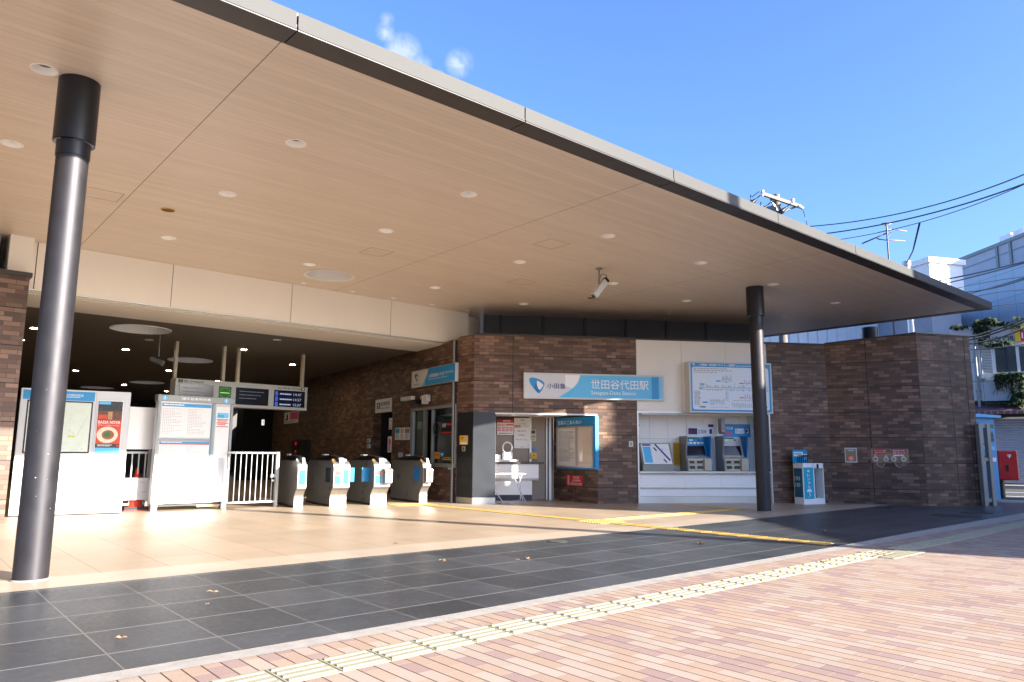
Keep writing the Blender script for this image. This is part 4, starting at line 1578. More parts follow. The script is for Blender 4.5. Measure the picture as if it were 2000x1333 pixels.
# white document box left of it, partly behind the pillar
q = BK.uz(965, 905, -.35)
solo('white_box', 'white box on the counter edge beside the charcoal pillar', 'box', B(M_white).box(q[0] - .15, q[0] + .14, -.5, -.2, zc0 + .03, zc0 + .2).m(M_frame).box(q[0] - .1, q[0] + .1, -.503, -.5, zc0 + .08, zc0 + .1), F=BK, off=(q[0], -.35, zc0 + .03), bev=.006)

# folding table
ga = G(984, 985); gb = G(1027, 982.5)
FT = Frame((F.w(xpil1, .25)[0], F.w(xpil1, .25)[1]), ang=F.ang)
zt = FT.uz(1010, 927, 0)[1]
xa, xb = FT.uz(957, 930)[0], FT.uz(1027, 930)[0]
t = Thing('folding_table', 'small folding table with white crossed tube legs before the ticket window', 'table', FT, ((xa + xb) / 2, .2, 0))
t.part('table_top', B(M_wood).box(xa, xb, 0, .42, zt, zt + .025).m(M_wink).box(xa, xb, -.002, .0, zt, zt + .025))
lw = .011
xl, xr = FT.uz(1027, 981)[0], FT.uz(984, 983)[0]
t.part('leg', B(M_whitegloss).tube([(xb - .08, .03, zt), (lerp(xb, xr, .35), .03, zt * .6), (xr + .45, .03, .06), (xr + .32, .03, .02), (xa, .03, .02)], lw))
t.part('leg', B(M_whitegloss).tube([(xb - .30, .05, zt), (xl + .02, .05, .0)], lw))
t.part('leg', B(M_whitegloss).tube([(xb - .08, .39, zt), (xr + .45, .39, .06), (xr + .32, .39, .02), (xa, .39, .02)], lw))
t.part('leg', B(M_whitegloss).tube([(xa + .05, .05, zt * .6), (xr, .05, 0)], lw))
t.part('leg', B(M_whitegloss).tube([(xa - .02, .02, .06), (xa + .12, .02, zt)], lw))
q = FT.uz(962, 924, .2)
t2 = Thing('sanitiser_tray', 'small clear bottle on a dark tray at the table end by the pillar', 'bottle', FT, (q[0], .2, zt + .025))
t2.part('tray', B(M_black).box(q[0] - .1, q[0] + .12, .1, .3, zt + .026, zt + .034)); t2.part('bottle', B(M_clear).cyl((q[0], .2, zt + .034), (q[0], .2, zt + .16), .035)); t2.part('pump', B(M_black).cyl((q[0], .2, zt + .16), (q[0], .2, zt + .2), .012))

# info board and red sign on the recess side wall
IB = RW
r = IB.r(1087, 815, 1163, 916.5, -.10)
t = Thing('information_board', 'blue framed glazed information board on the recess side wall', 'notice board', IB, ((r[0] + r[1]) / 2, -.05, r[2]))
zh = lerp(r[2], r[3], .815)
t.part('frame', B(M_blue).box(r[0], r[1], -.10, -.002, r[2], r[3]))
t.part('backing', B(mat('pin_board', S(226, 214, 198), .7)).box(r[0] + .04, r[1] - .08, -.104, -.1, r[2] + .05, zh))
t.part('lettering', B(M_wink).text('営業のごあんない', RP(r, .04, .66, .86, .94), -.103, .01))
bb = B(M_alu)
ri = (r[0] + .03, r[1] - .07, r[2] + .04, zh + .01)
xmid = lerp(ri[0], ri[1], .56)
for q in ((ri[0], ri[1], ri[3] - .03, ri[3]), (ri[0], ri[1], ri[2], ri[2] + .03), (ri[0], ri[0] + .03, ri[2], ri[3]), (ri[1] - .03, ri[1], ri[2], ri[3]), (xmid - .02, xmid + .03, ri[2], ri[3])):
    bb.box(q[0], q[1], -.135, -.104, q[2], q[3])
t.part('sash', bb)
bb = B(M_paper); bb.box(ri[0] + .05, xmid - .05, -.108, -.105, ri[2] + .06, ri[3] - .06); bb.m(M_wink).box(lerp(ri[0], ri[1], .38), xmid - .03, -.111, -.109, lerp(ri[2], ri[3], .48), lerp(ri[2], ri[3], .56))
bb.m(M_greyink).rows((ri[0] + .08, xmid - .09, ri[2] + .12, ri[3] - .12), -.1095, 26, .35, 8, 3, .3)
t.part('posted_sheet', bb)
t.part('glass_pane', B(M_clear).box(ri[0], ri[1], -.128, -.124, ri[2], ri[3]))


def pr_ban(b, r, y):
    for k in range(3):
        b.m(M_wink).disc((lerp(r[0], r[1], .13), y, lerp(r[2], r[3], .8 - k * .3)), .035, 'y', 16); b.m(M_red).disc((lerp(r[0], r[1], .13), y - .001, lerp(r[2], r[3], .8 - k * .3)), .022, 'y', 16)
    b.m(M_wink).text('禁煙', RP(r, .42, .8, .74, .88), y); b.text('火気厳禁', RP(r, .34, .88, .46, .60), y); b.text('危険物品持込厳禁', RP(r, .24, .97, .14, .30), y)
    b.rows(RP(r, .45, .8, .66, .7), y, 1); b.rows(RP(r, .35, .9, .38, .42), y, 1); b.rows(RP(r, .26, .95, .06, .10), y, 1)


paper_sign('red_warning_sign', 'small red no smoking warning sign below the blue information board', 'sign', IB, (1107, 928.5, 1138.5, 949.5), -.002, pr_ban, M_red, .01)

# stickers on the black return
paper_sign('yellow_poster', 'small yellow poster on the black cladding beside the concourse', 'poster', RT, (898, 851, 914, 869), -.005, lambda b, r, y: b.m(M_paper).face(RP(r, .1, .9, .06, .28), y).m(M_wood).face(RP(r, .55, .95, .3, .9), y).m(M_ink).rows(RP(r, .12, .5, .5, .8), y, 2), M_yellow)
t = paper_sign('call_plate', 'tiny cream call button plate below the yellow poster', 'plate', RT, (903, 872, 909, 882), -.005, lambda b, r, y: b.m(M_ink).face(RP(r, .35, .65, .25, .75), y), M_tact, .012)

# ================================================================== CONCOURSE SIDE WALL ITEMS
r = HW.r(804, 718, 889, 752.5, -.09)


def paint_entr(t, r, y):
    b = B(mat('cream_sign_white', S(206, 202, 194), .4, noise=0)).face(r, y)
    x0, x1, z0, z1 = r
    xa, xb = lerp(x0, x1, .24), lerp(x0, x1, .40)
    pts = [(lerp(xa, xb, i / 10) + .10 * math.sin(math.pi * i / 10) * (x1 - x0) * .3, lerp(z0, z1, i / 10)) for i in range(11)]
    b.m(M_blue).add([(p[0], y - .002, p[1]) for p in pts] + [(x1, y - .002, z1), (x1, y - .002, z0)], [tuple(range(13))])
    tri = [(xa, z0)] + pts[1:5] + [(lerp(x0, x1, .33), z0)]
    b.m(M_lblue).add([(p[0], y - .004, p[1]) for p in tri], [tuple(range(len(tri)))])
    t.part('sign_face', b)
    b = B(); emblem(b, lerp(x0, x1, .12), lerp(z0, z1, .58), (z1 - z0) * .48, y - .003, M_navyink, M_dblue, M_paper)
    t.part('emblem', b)
    b = B(M_wink).text('小田急線のりば', RP(r, .41, .77, .44, .66), y - .005, .012); b.text('(西口改札)', RP(r, .79, .97, .48, .64), y - .005)
    b.text('ODAKYU Line Entrance (West Gate)', RP(r, .41, .84, .28, .37), y - .005)
    b.m(M_navyink).text('ODAKYU', RP(r, .05, .21, .12, .2), y - .005)
    t.part('lettering', b)


boxed_sign('entrance_sign', 'white and blue entrance sign high on the concourse side wall', 'sign', HW, r, -.09, -.002, M_alu, .018, paint_entr)
r = HW.r(733, 779.5, 763, 806, -.04)


def paint_off(t, r, y):
    t.part('sign_face', B(M_paper).face(r, y))
    b = B(M_ink).face(RP(r, .1, .32, .28, .74), y - .002); b.m(M_wink).disc((lerp(r[0], r[1], .21), y - .004, lerp(r[2], r[3], .5)), .07, 'y', 16); b.m(M_ink).disc((lerp(r[0], r[1], .21), y - .005, lerp(r[2], r[3], .46)), .03, 'y', 12)
    b.text('駅事務室', RP(r, .36, .94, .48, .8), y - .003); b.text('Station Office', RP(r, .36, .92, .24, .38), y - .003)
    t.part('lettering', b)


boxed_sign('office_sign', 'white station office sign above the dark doorway', 'sign', HW, r, -.04, -.002, M_silver, .01, paint_off)


def wall_light(px, py, ln, label):
    u, z = HW.uz(px, py, -.15)
    t = Thing('wall_lamp', label, 'camera', HW, (u, -.002, z))
    t.part('bracket', B(M_black).box(u - .08, u + .1, -.16, -.001, z - .09, z + .01))
    t.part('body', B(M_silver).box(u - ln, u + .05, -.24, -.12, z - .03, z + .05), bev=.01)
    return t


u, z = HW.uz(803, 778, -.2)
t = Thing('wall_camera', 'pale bullet camera pointing into the concourse, left of a smaller one', 'camera', HW, (u, -.002, z))
t.part('housing', B(M_silver).box(u - .55, u + .12, -.26, -.14, z - .05, z + .05), bev=.012)
t.part('bracket', B(M_black).box(u + .0, u + .22, -.2, -.001, z - .14, z - .05)); t.part('fixing', B(M_silver).cyl((u + .3, -.06, z), (u + .3, -.001, z), .05))
u, z = HW.uz(832, 779, -.1)
t = Thing('wall_camera', 'short white camera on a wall bracket above the ticket window', 'camera', HW, (u, -.002, z))
t.part('housing', B(M_silver).box(u - .06, u + .14, -.16, -.04, z - .08, z + .09), bev=.012); t.part('bracket', B(M_white).box(u - .2, u - .06, -.12, -.001, z - .12, z + .08)); t.part('lens', B(M_navyink).box(u - .26, u - .2, -.11, -.03, z - .09, z + .05))


def pr_nosmoke(b, r, y):
    c = ((r[0] + r[1]) / 2, y, lerp(r[2], r[3], .55)); b.m(M_red).disc(c, (r[1] - r[0]) * .4, 'y', 20); b.m(M_wink).disc((c[0], y - .001, c[2]), (r[1] - r[0]) * .3, 'y', 20); b.m(M_ink).rows(RP(r, .1, .9, .06, .18), y, 2)


paper_sign('door_poster', 'upper white poster with red ring beside the office door', 'poster', HW, (760, 817, 766, 839), -.01, pr_nosmoke)
paper_sign('door_poster', 'lower white poster with pink print beside the office door', 'poster', HW, (757.5, 853, 765, 884), -.01, lambda b, r, y: b.m(M_pink).disc(((r[0] + r[1]) / 2, y, lerp(r[2], r[3], .65)), .1, 'y', 16).m(M_ink).rows(RP(r, .1, .9, .05, .4), y, 5))
for (pa, pb, lab, mm) in ((772, 781.5, 'leftmost of three leaflets, with a teal picture, left of the ticket window', M_cyan), (782, 790, 'middle cream leaflet of three left of the ticket window', M_wood), (790.5, 801, 'rightmost grey printed leaflet of three left of the ticket window', M_greyink)):
    paper_sign('leaflet', lab, 'leaflet', HW, (pa, 836 - (pa - 772) * .03, pb, 859.5), -.002,
               (lambda m_: (lambda b, r, y: b.m(m_).face(RP(r, .08, .92, .55, .92), y).m(M_greyink).rows(RP(r, .1, .9, .06, .5), y, 8)))(mm), group='leaflets on the concourse wall')
for (px, lab) in (((717, 857, 722, 865), 'upper small white intercom box left of the office door'), ((717, 868, 722, 876), 'lower small white intercom box left of the office door')):
    rr = HW.r(*px, -.03)
    t = Thing('intercom_box', lab, 'intercom', HW, ((rr[0] + rr[1]) / 2, -.002, rr[2]))
    t.part('case', B(M_silver).box(rr[0], rr[1], -.04, -.001, rr[2], rr[3]), bev=.004); t.part('keypad', B(M_frame).box(lerp(rr[0], rr[1], .2), lerp(rr[0], rr[1], .8), -.043, -.04, lerp(rr[2], rr[3], .2), lerp(rr[2], rr[3], .7)))
for (px, lab) in (((778, 884, 786, 893), 'oval call plate with blue button left of the ticket window'), ((875, 910, 883, 917.5), 'oval call plate with blue button under the ticket window')):
    rr = HW.r(*px, -.01)
    t = Thing('call_plate', lab, 'plate', HW, ((rr[0] + rr[1]) / 2, -.002, rr[2]))
    t.part('plate', B(M_silver).rrect(rr, -.015, -.001, min(rr[1] - rr[0], rr[3] - rr[2]) * .4)); t.part('button', B(M_blue).disc(((rr[0] + rr[1]) / 2, -.017, (rr[2] + rr[3]) / 2), (rr[3] - rr[2]) * .28, 'y', 16))


def pr_pinkmap(b, r, y):
    b.m(M_pink).face(RP(r, .42, .97, .3, .95), y); b.m(M_ink).disc((lerp(r[0], r[1], .22), y, lerp(r[2], r[3], .6)), .12, 'y', 12).face(RP(r, .08, .3, .3, .42), y); b.rows(RP(r, .05, .9, .06, .2), y, 2)


paper_sign('direction_poster', 'white poster with a pink panel on the far concourse wall under the displays', 'poster', HW, (555.5, 805, 583, 827), -.01, pr_pinkmap)
rr = HW.r(569, 860, 599, 905, -.12)
t = Thing('hose_cabinet', 'dark fire hose cabinet with two red lamps on the concourse wall', 'cabinet', HW, ((rr[0] + rr[1]) / 2, -.002, 0))
t.part('case', B(M_navy).box(rr[0], rr[1], -.12, -.001, 0, rr[3]))
t.part('alarm_lamp', B(emit_mat('red_lamp', (.4, .01, .015), .10)).cyl((lerp(rr[0], rr[1], .3), -.15, lerp(rr[2], rr[3], .85)), (lerp(rr[0], rr[1], .3), -.12, lerp(rr[2], rr[3], .85)), .07))
t.part('alarm_lamp', B(emit_mat('red_lamp', (.4, .01, .015), .10)).cyl((lerp(rr[0], rr[1], .3), -.14, lerp(rr[2], rr[3], .5)), (lerp(rr[0], rr[1], .3), -.12, lerp(rr[2], rr[3], .5)), .06))
t.part('door', B(M_hallwall).box(rr[0] + .2, rr[1] - .1, -.125, -.12, .1, rr[3] - .3))
# window stickers
paper_sign('window_poster', 'black and red poster taped inside the ticket window glass', 'poster', HW, (863, 820, 885, 846), -.012, lambda b, r, y: b.m(M_red).face(RP(r, 0, 1, 0, .1), y).face(RP(r, .5, .95, .55, .72), y).m(M_wink).rows(RP(r, .08, .45, .4, .7), y, 3), M_black)
paper_sign('window_card', 'orange card low on the ticket window glass', 'sign', HW, (848.5, 883, 859, 896.5), -.012, lambda b, r, y: b.m(M_ink).rows(RP(r, .15, .8, .4, .6), y, 1), mat('orange_card', S(214, 140, 40), .5))
paper_sign('window_card', 'small blue card next to the orange card on the window', 'sign', HW, (860, 884, 867.5, 892), -.012, lambda b, r, y: b.m(M_wink).face(RP(r, .3, .7, .3, .7), y), M_blue)
paper_sign('window_strip', 'yellow strip of black lettering along the window bottom', 'sign', HW, (865, 894, 884, 899), -.012, lambda b, r, y: b.m(M_ink).rows(RP(r, .05, .95, .25, .75), y, 1, 1, 3, 7), M_yellow)
rr = HW.r(851, 830, 858, 846, -.012)
c_ = ((rr[0] + rr[1]) / 2 - .05, -.016, (rr[2] + rr[3]) / 2)
bb = B(M_black).tube([(c_[0] + .14 * math.cos(k * .2618), -.016, c_[2] + .16 * math.sin(k * .2618)) for k in range(24)], .014, 6, True).tube([(c_[0] - .1, -.016, c_[2] + .11), (c_[0] + .1, -.016, c_[2] - .11)], .012, 6)
solo('prohibition_ring', 'dark crossed ring sticker on the ticket window frame', 'sticker', bb, F=HW, off=c_)
r_ = HW.r(816, 823, 825, 839, -.012)
paper_sign('hanging_tag', 'teal tag hanging in the left pane of the ticket window', 'tag', HW, (816, 824, 825, 839), -.012, lambda b, r, y: b.m(M_greyink).rows(RP(r, .1, .9, .1, .9), y, 5), mat('teal_card', S(80, 130, 124), .6))

# hanging departure displays
FD = Frame((5.28, 19.0), (8.70, 19.2))
r = FD.r(341, 741, 600, 803, -.2)
z0d = FD.uz(600, 803, -.2)[1]; z1d = FD.uz(600, 757, -.2)[1]
x0d, x1d = FD.uz(341, 770, -.2)[0], FD.uz(600, 780, -.2)[0]
t = Thing('departure_display', 'hanging white row of departure screens with a green clock', 'display', FD, ((x0d + x1d) / 2, 0, z0d))
t.part('housing', B(M_silver).box(x0d, x1d, -.2, .15, z0d, z1d), bev=.01)
for px in (343.5, 437.5, 466, 592):
    u = FD.uz(px, 700, 0)[0]
    t.part('hanger_pole', B(M_tact if False else mat('cream_pole', S(190, 180, 160), .4)).box(u - .035, u + .035, -.05, .05, z1d, 3.78))
for k, (pa, pb, on) in enumerate(((349, 416, 0), (460, 524, 0), (535, 595, 1))):
    ua, ub = FD.uz(pa, 775, -.2)[0], FD.uz(pb, 775, -.2)[0]
    rr = (ua, ub, lerp(z0d, z1d, .12), lerp(z0d, z1d, .80))
    s = t.part('screen', B(M_screen).box(rr[0], rr[1], -.215, -.2, rr[2], rr[3]))
    M_glow = emit_mat('screen_text', (.35, .42, .75), .12); M_glowb = emit_mat('screen_blue', (.03, .06, .35), .2)
    bb = B()
    if on:
        for q, tm in enumerate(('14:47', '14:57', '15:07')):
            bb.m(M_glow).text(tm, RP(rr, .62, .88, .70 - q * .32, .86 - q * .32), -.217); bb.m(M_glowb).face(RP(rr, .03, .12, .66 - q * .32, .92 - q * .32), -.217); bb.m(M_glow).rows(RP(rr, .18, .58, .72 - q * .32, .82 - q * .32), -.217, 1, .8, q, 6, .1)
    else:
        M_dim = emit_mat('screen_dim', (.10, .10, .14), .12)
        bb.m(M_dim).rows(RP(rr, .1, .9, .2, .8), -.217, 3, .2, k, 4, .4)
    t.part('screen_text', bb, parent=s)
ua, ub = FD.uz(427, 770, -.2)[0], FD.uz(451, 770, -.2)[0]
zc_ = lerp(z0d, z1d, .5)
ck = t.part('clock', B(emit_mat('clock_green', (.01, .07, .02), .12)).box(ua, ub, -.215, -.2, zc_ - .13, zc_ + .19))
bb = B(emit_mat('clock_mark', (.35, .8, .1), .25))
for k in range(12):
    a = k * math.pi / 6; cx0, cz0 = (ua + ub) / 2, zc_ + .03
    bb.face((cx0 + .12 * math.cos(a) - .006, cx0 + .12 * math.cos(a) + .006, cz0 + .13 * math.sin(a) - .006, cz0 + .13 * math.sin(a) + .006), -.217)
bb.face(((ua + ub) / 2 - .11, (ua + ub) / 2 + .1, zc_ + .022, zc_ + .036), -.217)
t.part('clock_hands', bb, parent=ck)
bb = B(M_ink).text('新宿・千代田線方面', RP((FD.uz(358, 750, -.2)[0], FD.uz(398, 750, -.2)[0], z0d, z1d), 0, 1, .86, .94), -.203)
bb.text('小田原・唐木田・藤沢・片瀬江ノ島方面', RP((FD.uz(541, 757, -.2)[0], FD.uz(588, 757, -.2)[0], z0d, z1d), 0, 1, .86, .94), -.203)
for px, ch in ((352, '2'), (592, '1')):
    u = FD.uz(px, 755, -.2)[0]
    bb.m(M_ink).face((u - .05, u + .05, lerp(z0d, z1d, .84), lerp(z0d, z1d, .97)), -.202); bb.m(M_wink).text(ch, (u - .02, u + .02, lerp(z0d, z1d, .86), lerp(z0d, z1d, .95)), -.204)
t.part('lettering', bb)

# small hanging exit sign far inside, camera, concourse downlights
FE = Frame((9.0, 27.0), (11.0, 27.1))
rr = FE.r(512, 820, 516.5, 831)
t = Thing('platform_sign', 'tiny lit white number sign deep in the dark concourse', 'sign', FE, (rr[0], 0, rr[2]))
t.part('plate', B(emit_mat('lit_sign', (.6, .62, .6), .25)).box(rr[0], rr[1], 0, .05, rr[2], rr[3])); t.part('numeral', B(M_ink).text('9', RP(rr, .25, .75, .3, .75), -.003))
t.part('hanger', B(M_sleeve).box(lerp(rr[0], rr[1], .4), lerp(rr[0], rr[1], .6), .02, .04, rr[3], 3.77))
g = G(313, 655, hc)
t = Thing('security_camera', 'small dark camera hanging from a rod inside the concourse', 'camera', WORLD, (g[0], g[1], hc))
t.part('hanger', B(M_frame).cyl((g[0], g[1], hc), (g[0], g[1], hc - .5), .014)); t.part('housing', B(M_frame).cyl((g[0] - .12, g[1] + .12, hc - .55), (g[0] + .08, g[1] - .1, hc - .66), .06))
g2 = [(68, 641, 'first from left'), (39, 664, ''), (246, 682.5, ''), (148, 724, ''), (330, 724, ''), (243, 752, ''), (325, 764.5, ''), (424, 744, ''), (475, 683, ''), (571, 712, ''), (291, 664, ''), (541, 664, '')]
hl = ['glowing concourse downlight nearest the left column', 'glowing concourse downlight at the brick pier edge', 'glowing concourse downlight under the largest skylight', 'glowing concourse downlight just right of the left column',
      'glowing concourse downlight left of the display poles', 'glowing concourse downlight above the white board', 'glowing concourse downlight just left of the display', 'glowing concourse downlight above the green clock',
      'glowing concourse downlight right of the display poles', 'glowing concourse downlight left of the last display pole', 'pale concourse downlight beside the largest skylight', 'pale concourse downlight near the lintel soffit']
p0 = None
for (px, py, _), lab in zip(g2, hl):
    p = G(px, py, hc)
    if p0 is None:
        t = Thing('concourse_downlight', lab, 'ceiling light', WORLD, (p[0], p[1], hc), 'downlights in the concourse ceiling')
        t.part('rim', B(M_lens).lathe([(.10, 0), (.10, -.01), (.085, -.008)], (p[0], p[1], hc), 24)); t.part('lamp', B(M_lamp).disc((p[0], p[1], hc - .006), .086))
        p0 = t.o
    else:
        c = copy_tree(p0); c.location = (p[0], p[1], hc); c['label'] = lab
        if lab.startswith('pale'):
            for ch in c.children:
                if ch.name.startswith('lamp'):
                    ch.data = ch.data.copy(); ch.data.materials[0] = M_lens

# ================================================================== BOARDS, FENCES, CONE
FM = Frame((1.768, 15.256), (3.452, 15.02))
t = Thing('area_map_board', 'tall white area map board with a food poster behind the left column', 'notice board', FM, (FM.len / 2, .15, 0))
zm = FM.uz(240, 766)[1]
L = FM.len
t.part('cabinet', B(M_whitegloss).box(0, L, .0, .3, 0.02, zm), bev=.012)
t.part('plinth', B(M_black).box(.03, L - .03, .04, .26, 0, .02))
bb = B(M_frame); bb.box(FM.uz(165, 900)[0], FM.uz(165, 900)[0] + .004, -.002, 0, .03, zm - .05); bb.box(FM.uz(187, 800)[0] - .005, FM.uz(187, 800)[0], -.002, 0, FM.uz(180, 890)[1], zm - .02)
t.part('door_seam', bb)
r = FM.r(45, 765, 186, 781, 0)
bb = B(M_blue).box(r[0], r[1], -.004, 0, r[2] - .01, r[3] + .01); bb.m(M_wink).text('世田谷代田駅周辺案内図', RP(r, .54, .83, .45, .75), -.006); bb.rows(RP(r, .54, .8, .25, .38), -.006, 1)
t.part('header', bb)
r = FM.r(48, 783, 178, 886, 0)
bb = B(M_black); bb.box(r[0], r[1], -.006, 0, r[2], r[3]); t.part('map_frame', bb)
bb = B(mat('map_paper', S(206, 218, 206), .5, noise=.05, nscale=6)); bb.box(r[0] + .025, r[1] - .025, -.010, -.006, r[2] + .03, r[3] - .025)
rnd = random.Random(9)
rr = (r[0] + .04, r[1] - .04, r[2] + .05, r[3] - .04)
for k in range(60):
    u, v = rnd.random() * .95, rnd.random() * .95
    bb.m(random.choice([M_greyink, M_lblue, M_silver, M_silver])).face(RP(rr, u, u + .01 + .03 * rnd.random(), v, v + .006), -.012)
for k in range(14):
    u, v = rnd.random() * .9, rnd.random() * .9
    bb.m(M_silver).quad(*[(lerp(rr[0], rr[1], a_), -.0115, lerp(rr[2], rr[3], b_)) for a_, b_ in ((u, v), (u + .1, v + .03), (u + .1, v + .034), (u, v + .004))])
bb.m(mat('lime_patch', S(190, 200, 90), .5, noise=0)).face(RP(rr, .66, .78, .28, .32), -.012)
bb.m(M_silver).quad(*[(lerp(rr[0], rr[1], a_), -.0125, lerp(rr[2], rr[3], b_)) for a_, b_ in ((.80, .3), (.97, .75), (.98, .75), (.815, .3))])
t.part('map_sheet', bb)
r = FM.r(181, 781, 233, 911, -.004)
r = (FM.uz(186, 850)[0], FM.uz(236, 850)[0], FM.uz(200, 911)[1], FM.uz(210, 783)[1])
bb = B(M_white).box(r[0], r[1], -.02, 0, r[2], r[3])
t.part('poster_panel', bb)
bb = B(M_orange).face(RP(r, .02, .98, .34, .70), -.022)
bb.m(M_black).face(RP(r, .02, .98, .28, .34), -.022)
bb.m(mat('photo_brown', S(104, 66, 48), .5, noise=.35, nscale=22)).face(RP(r, .02, .98, .70, .84), -.022); bb.m(mat('photo_dark', S(48, 50, 56), .5, noise=.4, nscale=20)).face(RP(r, .02, .98, .84, .99), -.022)
bb.m(M_orange).face(RP(r, .05, .4, .72, .78), -.024); bb.m(mat('photo_tan', S(176, 140, 96), .5, noise=.3, nscale=30)).face(RP(r, .42, .6, .71, .83), -.024)
bb.m(M_lblue).face(RP(r, .04, .5, .94, .985), -.024).face(RP(r, .02, .98, .10, .28), -.022)
bb.m(mat('photo_green_grey', S(116, 126, 116), .5, noise=.4, nscale=26)).face(RP(r, .05, .95, .10, .2), -.024); bb.m(M_paper).face(RP(r, .02, .98, .02, .10), -.022)
cx0, cz0 = lerp(r[0], r[1], .46), lerp(r[2], r[3], .475)
bb.m(mat('plate_cream', S(222, 210, 190), .4, noise=0)).disc((cx0, -.024, cz0), .145, 'y', 32, rx=.17)
bb.m(mat('noodle', S(160, 92, 44), .6, noise=.4, nscale=40)).disc((cx0 + .01, -.026, cz0), .085, 'y', 18, rx=.10); bb.m(M_green).disc((cx0, -.028, cz0 + .005), .05, 'y', 9, rx=.06)
bb.m(M_wink).text('BASSA NOVA', RP(r, .07, .93, .645, .69), -.025, .012); bb.text('グリーンカレーソバ', RP(r, .07, .9, .605, .635), -.025)
bb.rows(RP(r, .1, .7, .295, .325), -.025, 2, .5); bb.m(M_red).face(RP(r, .85, .95, .295, .33), -.025)
t.part('poster_print', bb)
bb = B(M_frame); 
for (pa, qa, pb, qb) in ((108, 889, 124, 894), (126, 896, 141, 901), (126, 902, 141, 907)):
    rr = FM.r(pa, qa, pb, qb, 0); bb.box(rr[0], rr[1], -.004, 0, rr[2], rr[3])
for (pa, qa) in ((143, 898), (143, 904), (130, 890)):
    rr = FM.r(pa, qa, pa + 4, qa + 3, 0); bb.box(rr[0], rr[1], -.004, 0, rr[2], rr[3])
t.part('label_plates', bb)

FTm = Frame((3.98, 15.22), (5.42, 15.27))
t = Thing('timetable_board', 'grey framed standing timetable board with two sheets and a side notice', 'notice board', FTm, (FTm.len / 2, .1, 0))
zt1 = FTm.uz(301, 770)[1]; zh = FTm.uz(380, 787)[1]; zb0 = FTm.uz(300, 985)[1]; L = FTm.len
t.part('header', B(M_frame).box(-.02, L + .02, -.04, .16, zh, zt1), bev=.008)
t.part('case', B(M_whitegloss).box(0, L, 0, .14, zb0, zh))
bb = B(M_frame); bb.box(0, .05, -.025, 0, .8, zh); bb.box(L - .05, L, -.025, 0, .8, zh)
xm = FTm.uz(412, 850)[0]; bb.box(xm - .012, xm + .05, -.02, 0, .05 + zb0, zh); bb.box(.05, xm - .012, -.02, 0, FTm.uz(360, 860)[1] - .02, FTm.uz(360, 860)[1] + .03)
t.part('frame', bb)
t.part('sash', B(M_alu).box(.0, .03, -.03, 0, zb0, .8).box(L - .03, L, -.03, 0, zb0, .8).box(.03, L - .03, -.025, 0, zb0, zb0 + .03).m(M_cyan).box(xm - .004, xm + .008, -.026, -.02, zb0 + .05, zh))
r = (.07, xm - .03, FTm.uz(360, 855)[1], FTm.uz(360, 789)[1])
for k, (ra, bar) in enumerate(((r, M_blue), ((.07, xm - .03, .95, FTm.uz(360, 863)[1]), M_red))):
    bb = B(M_paper).box(ra[0], ra[1], -.012, 0, ra[2], ra[3]); bb.m(M_blue).face(RP(ra, 0, 1, .90, 1), -.014)
    if k: bb.m(M_red).face(RP(ra, 0, 1, .84, .9), -.014)
    bb.m(M_wink).rows(RP(ra, .03, .45, .93, .97), -.016, 1, .8, 1, 5)
    bb.m(M_greyink)
    rn = random.Random(k)
    for i in range(17):
        for half in (0, .5):
            for j in range(3 + int(rn.random() * 9)):
                u = half + .03 + j * .035
                bb.face(RP(ra, u, u + .018, .84 - i * .045 - .012 - k * .05, .84 - i * .045 - k * .05), -.014) if .84 - i * .045 - .012 - k * .05 > .03 else None
    t.part('timetable_sheet', bb)
ra = (xm + .07, L - .06, 1.0, FTm.uz(430, 795)[1])
bb = B(M_paper).box(ra[0], ra[1], -.012, 0, ra[2], ra[3]); bb.m(M_lblue).face(RP(ra, .1, .9, .78, .88), -.014); bb.m(M_cyan).face(RP(ra, .1, .6, .78, .84), -.015); bb.m(M_red)
for v in (.74, .67, .60): bb.face(RP(ra, .08, .92, v, v + .015), -.014)
bb.rows(RP(ra, .14, .86, .62, .73), -.014, 3, .5)
t.part('side_notice', bb)
bb = B(M_wink).text('標準発車時刻表', (FTm.uz(354, 778)[0], FTm.uz(411, 778)[0], lerp(zh, zt1, .3), lerp(zh, zt1, .72)), -.042, .008)
for px in (321, 441):
    u = FTm.uz(px, 778)[0]; bb.m(M_lblue).disc((u, -.042, lerp(zh, zt1, .5)), .045, 'y', 20); bb.m(M_wink).face((u - .008, u + .008, lerp(zh, zt1, .35), lerp(zh, zt1, .55)), -.044).disc((u, -.044, lerp(zh, zt1, .66)), .008, 'y', 10)
t.part('lettering', bb)
for u in (.02, L - .12):
    t.part('leg', B(M_alu).box(u, u + .1, 0, .12, 0, zb0))
t.part('cross_rail', B(M_navy).box(.12, L - .12, .05, .1, .08, .12).m(M_wood).box(L * .6, L - .12, .04, .05, .05, .09))

# white acrylic board behind, fixed to a rail fence
FA = Frame((3.35, 15.55), (4.05, 15.62))
z0a, z1a = FA.uz(260, 880)[1], FA.uz(260, 795)[1]
t = Thing('white_screen', 'plain white screen board between the map board and the timetable', 'screen', FA, (.35, .02, 0))
t.part('sheet', B(M_white).box(-.15, FA.len, 0, .02, z0a + .02, z1a)); t.part('post', B(M_alu).box(-.12, -.08, .02, .06, 0, z1a)); t.part('post', B(M_alu).box(FA.len - .06, FA.len - .02, .02, .06, 0, z1a))
bb = B(M_alu)
FG2 = Frame((3.1, 15.70), (4.1, 15.77))
t = Thing('rail_fence', 'short white bar fence behind the traffic cone', 'fence', FG2, (.5, 0, 0))
t.part('rail', B(M_silver).box(0, 1.0, -.025, .025, 1.07, 1.11)); t.part('rail', B(M_silver).box(0, 1.0, -.02, .02, .1, .13))
bb = B(M_silver)
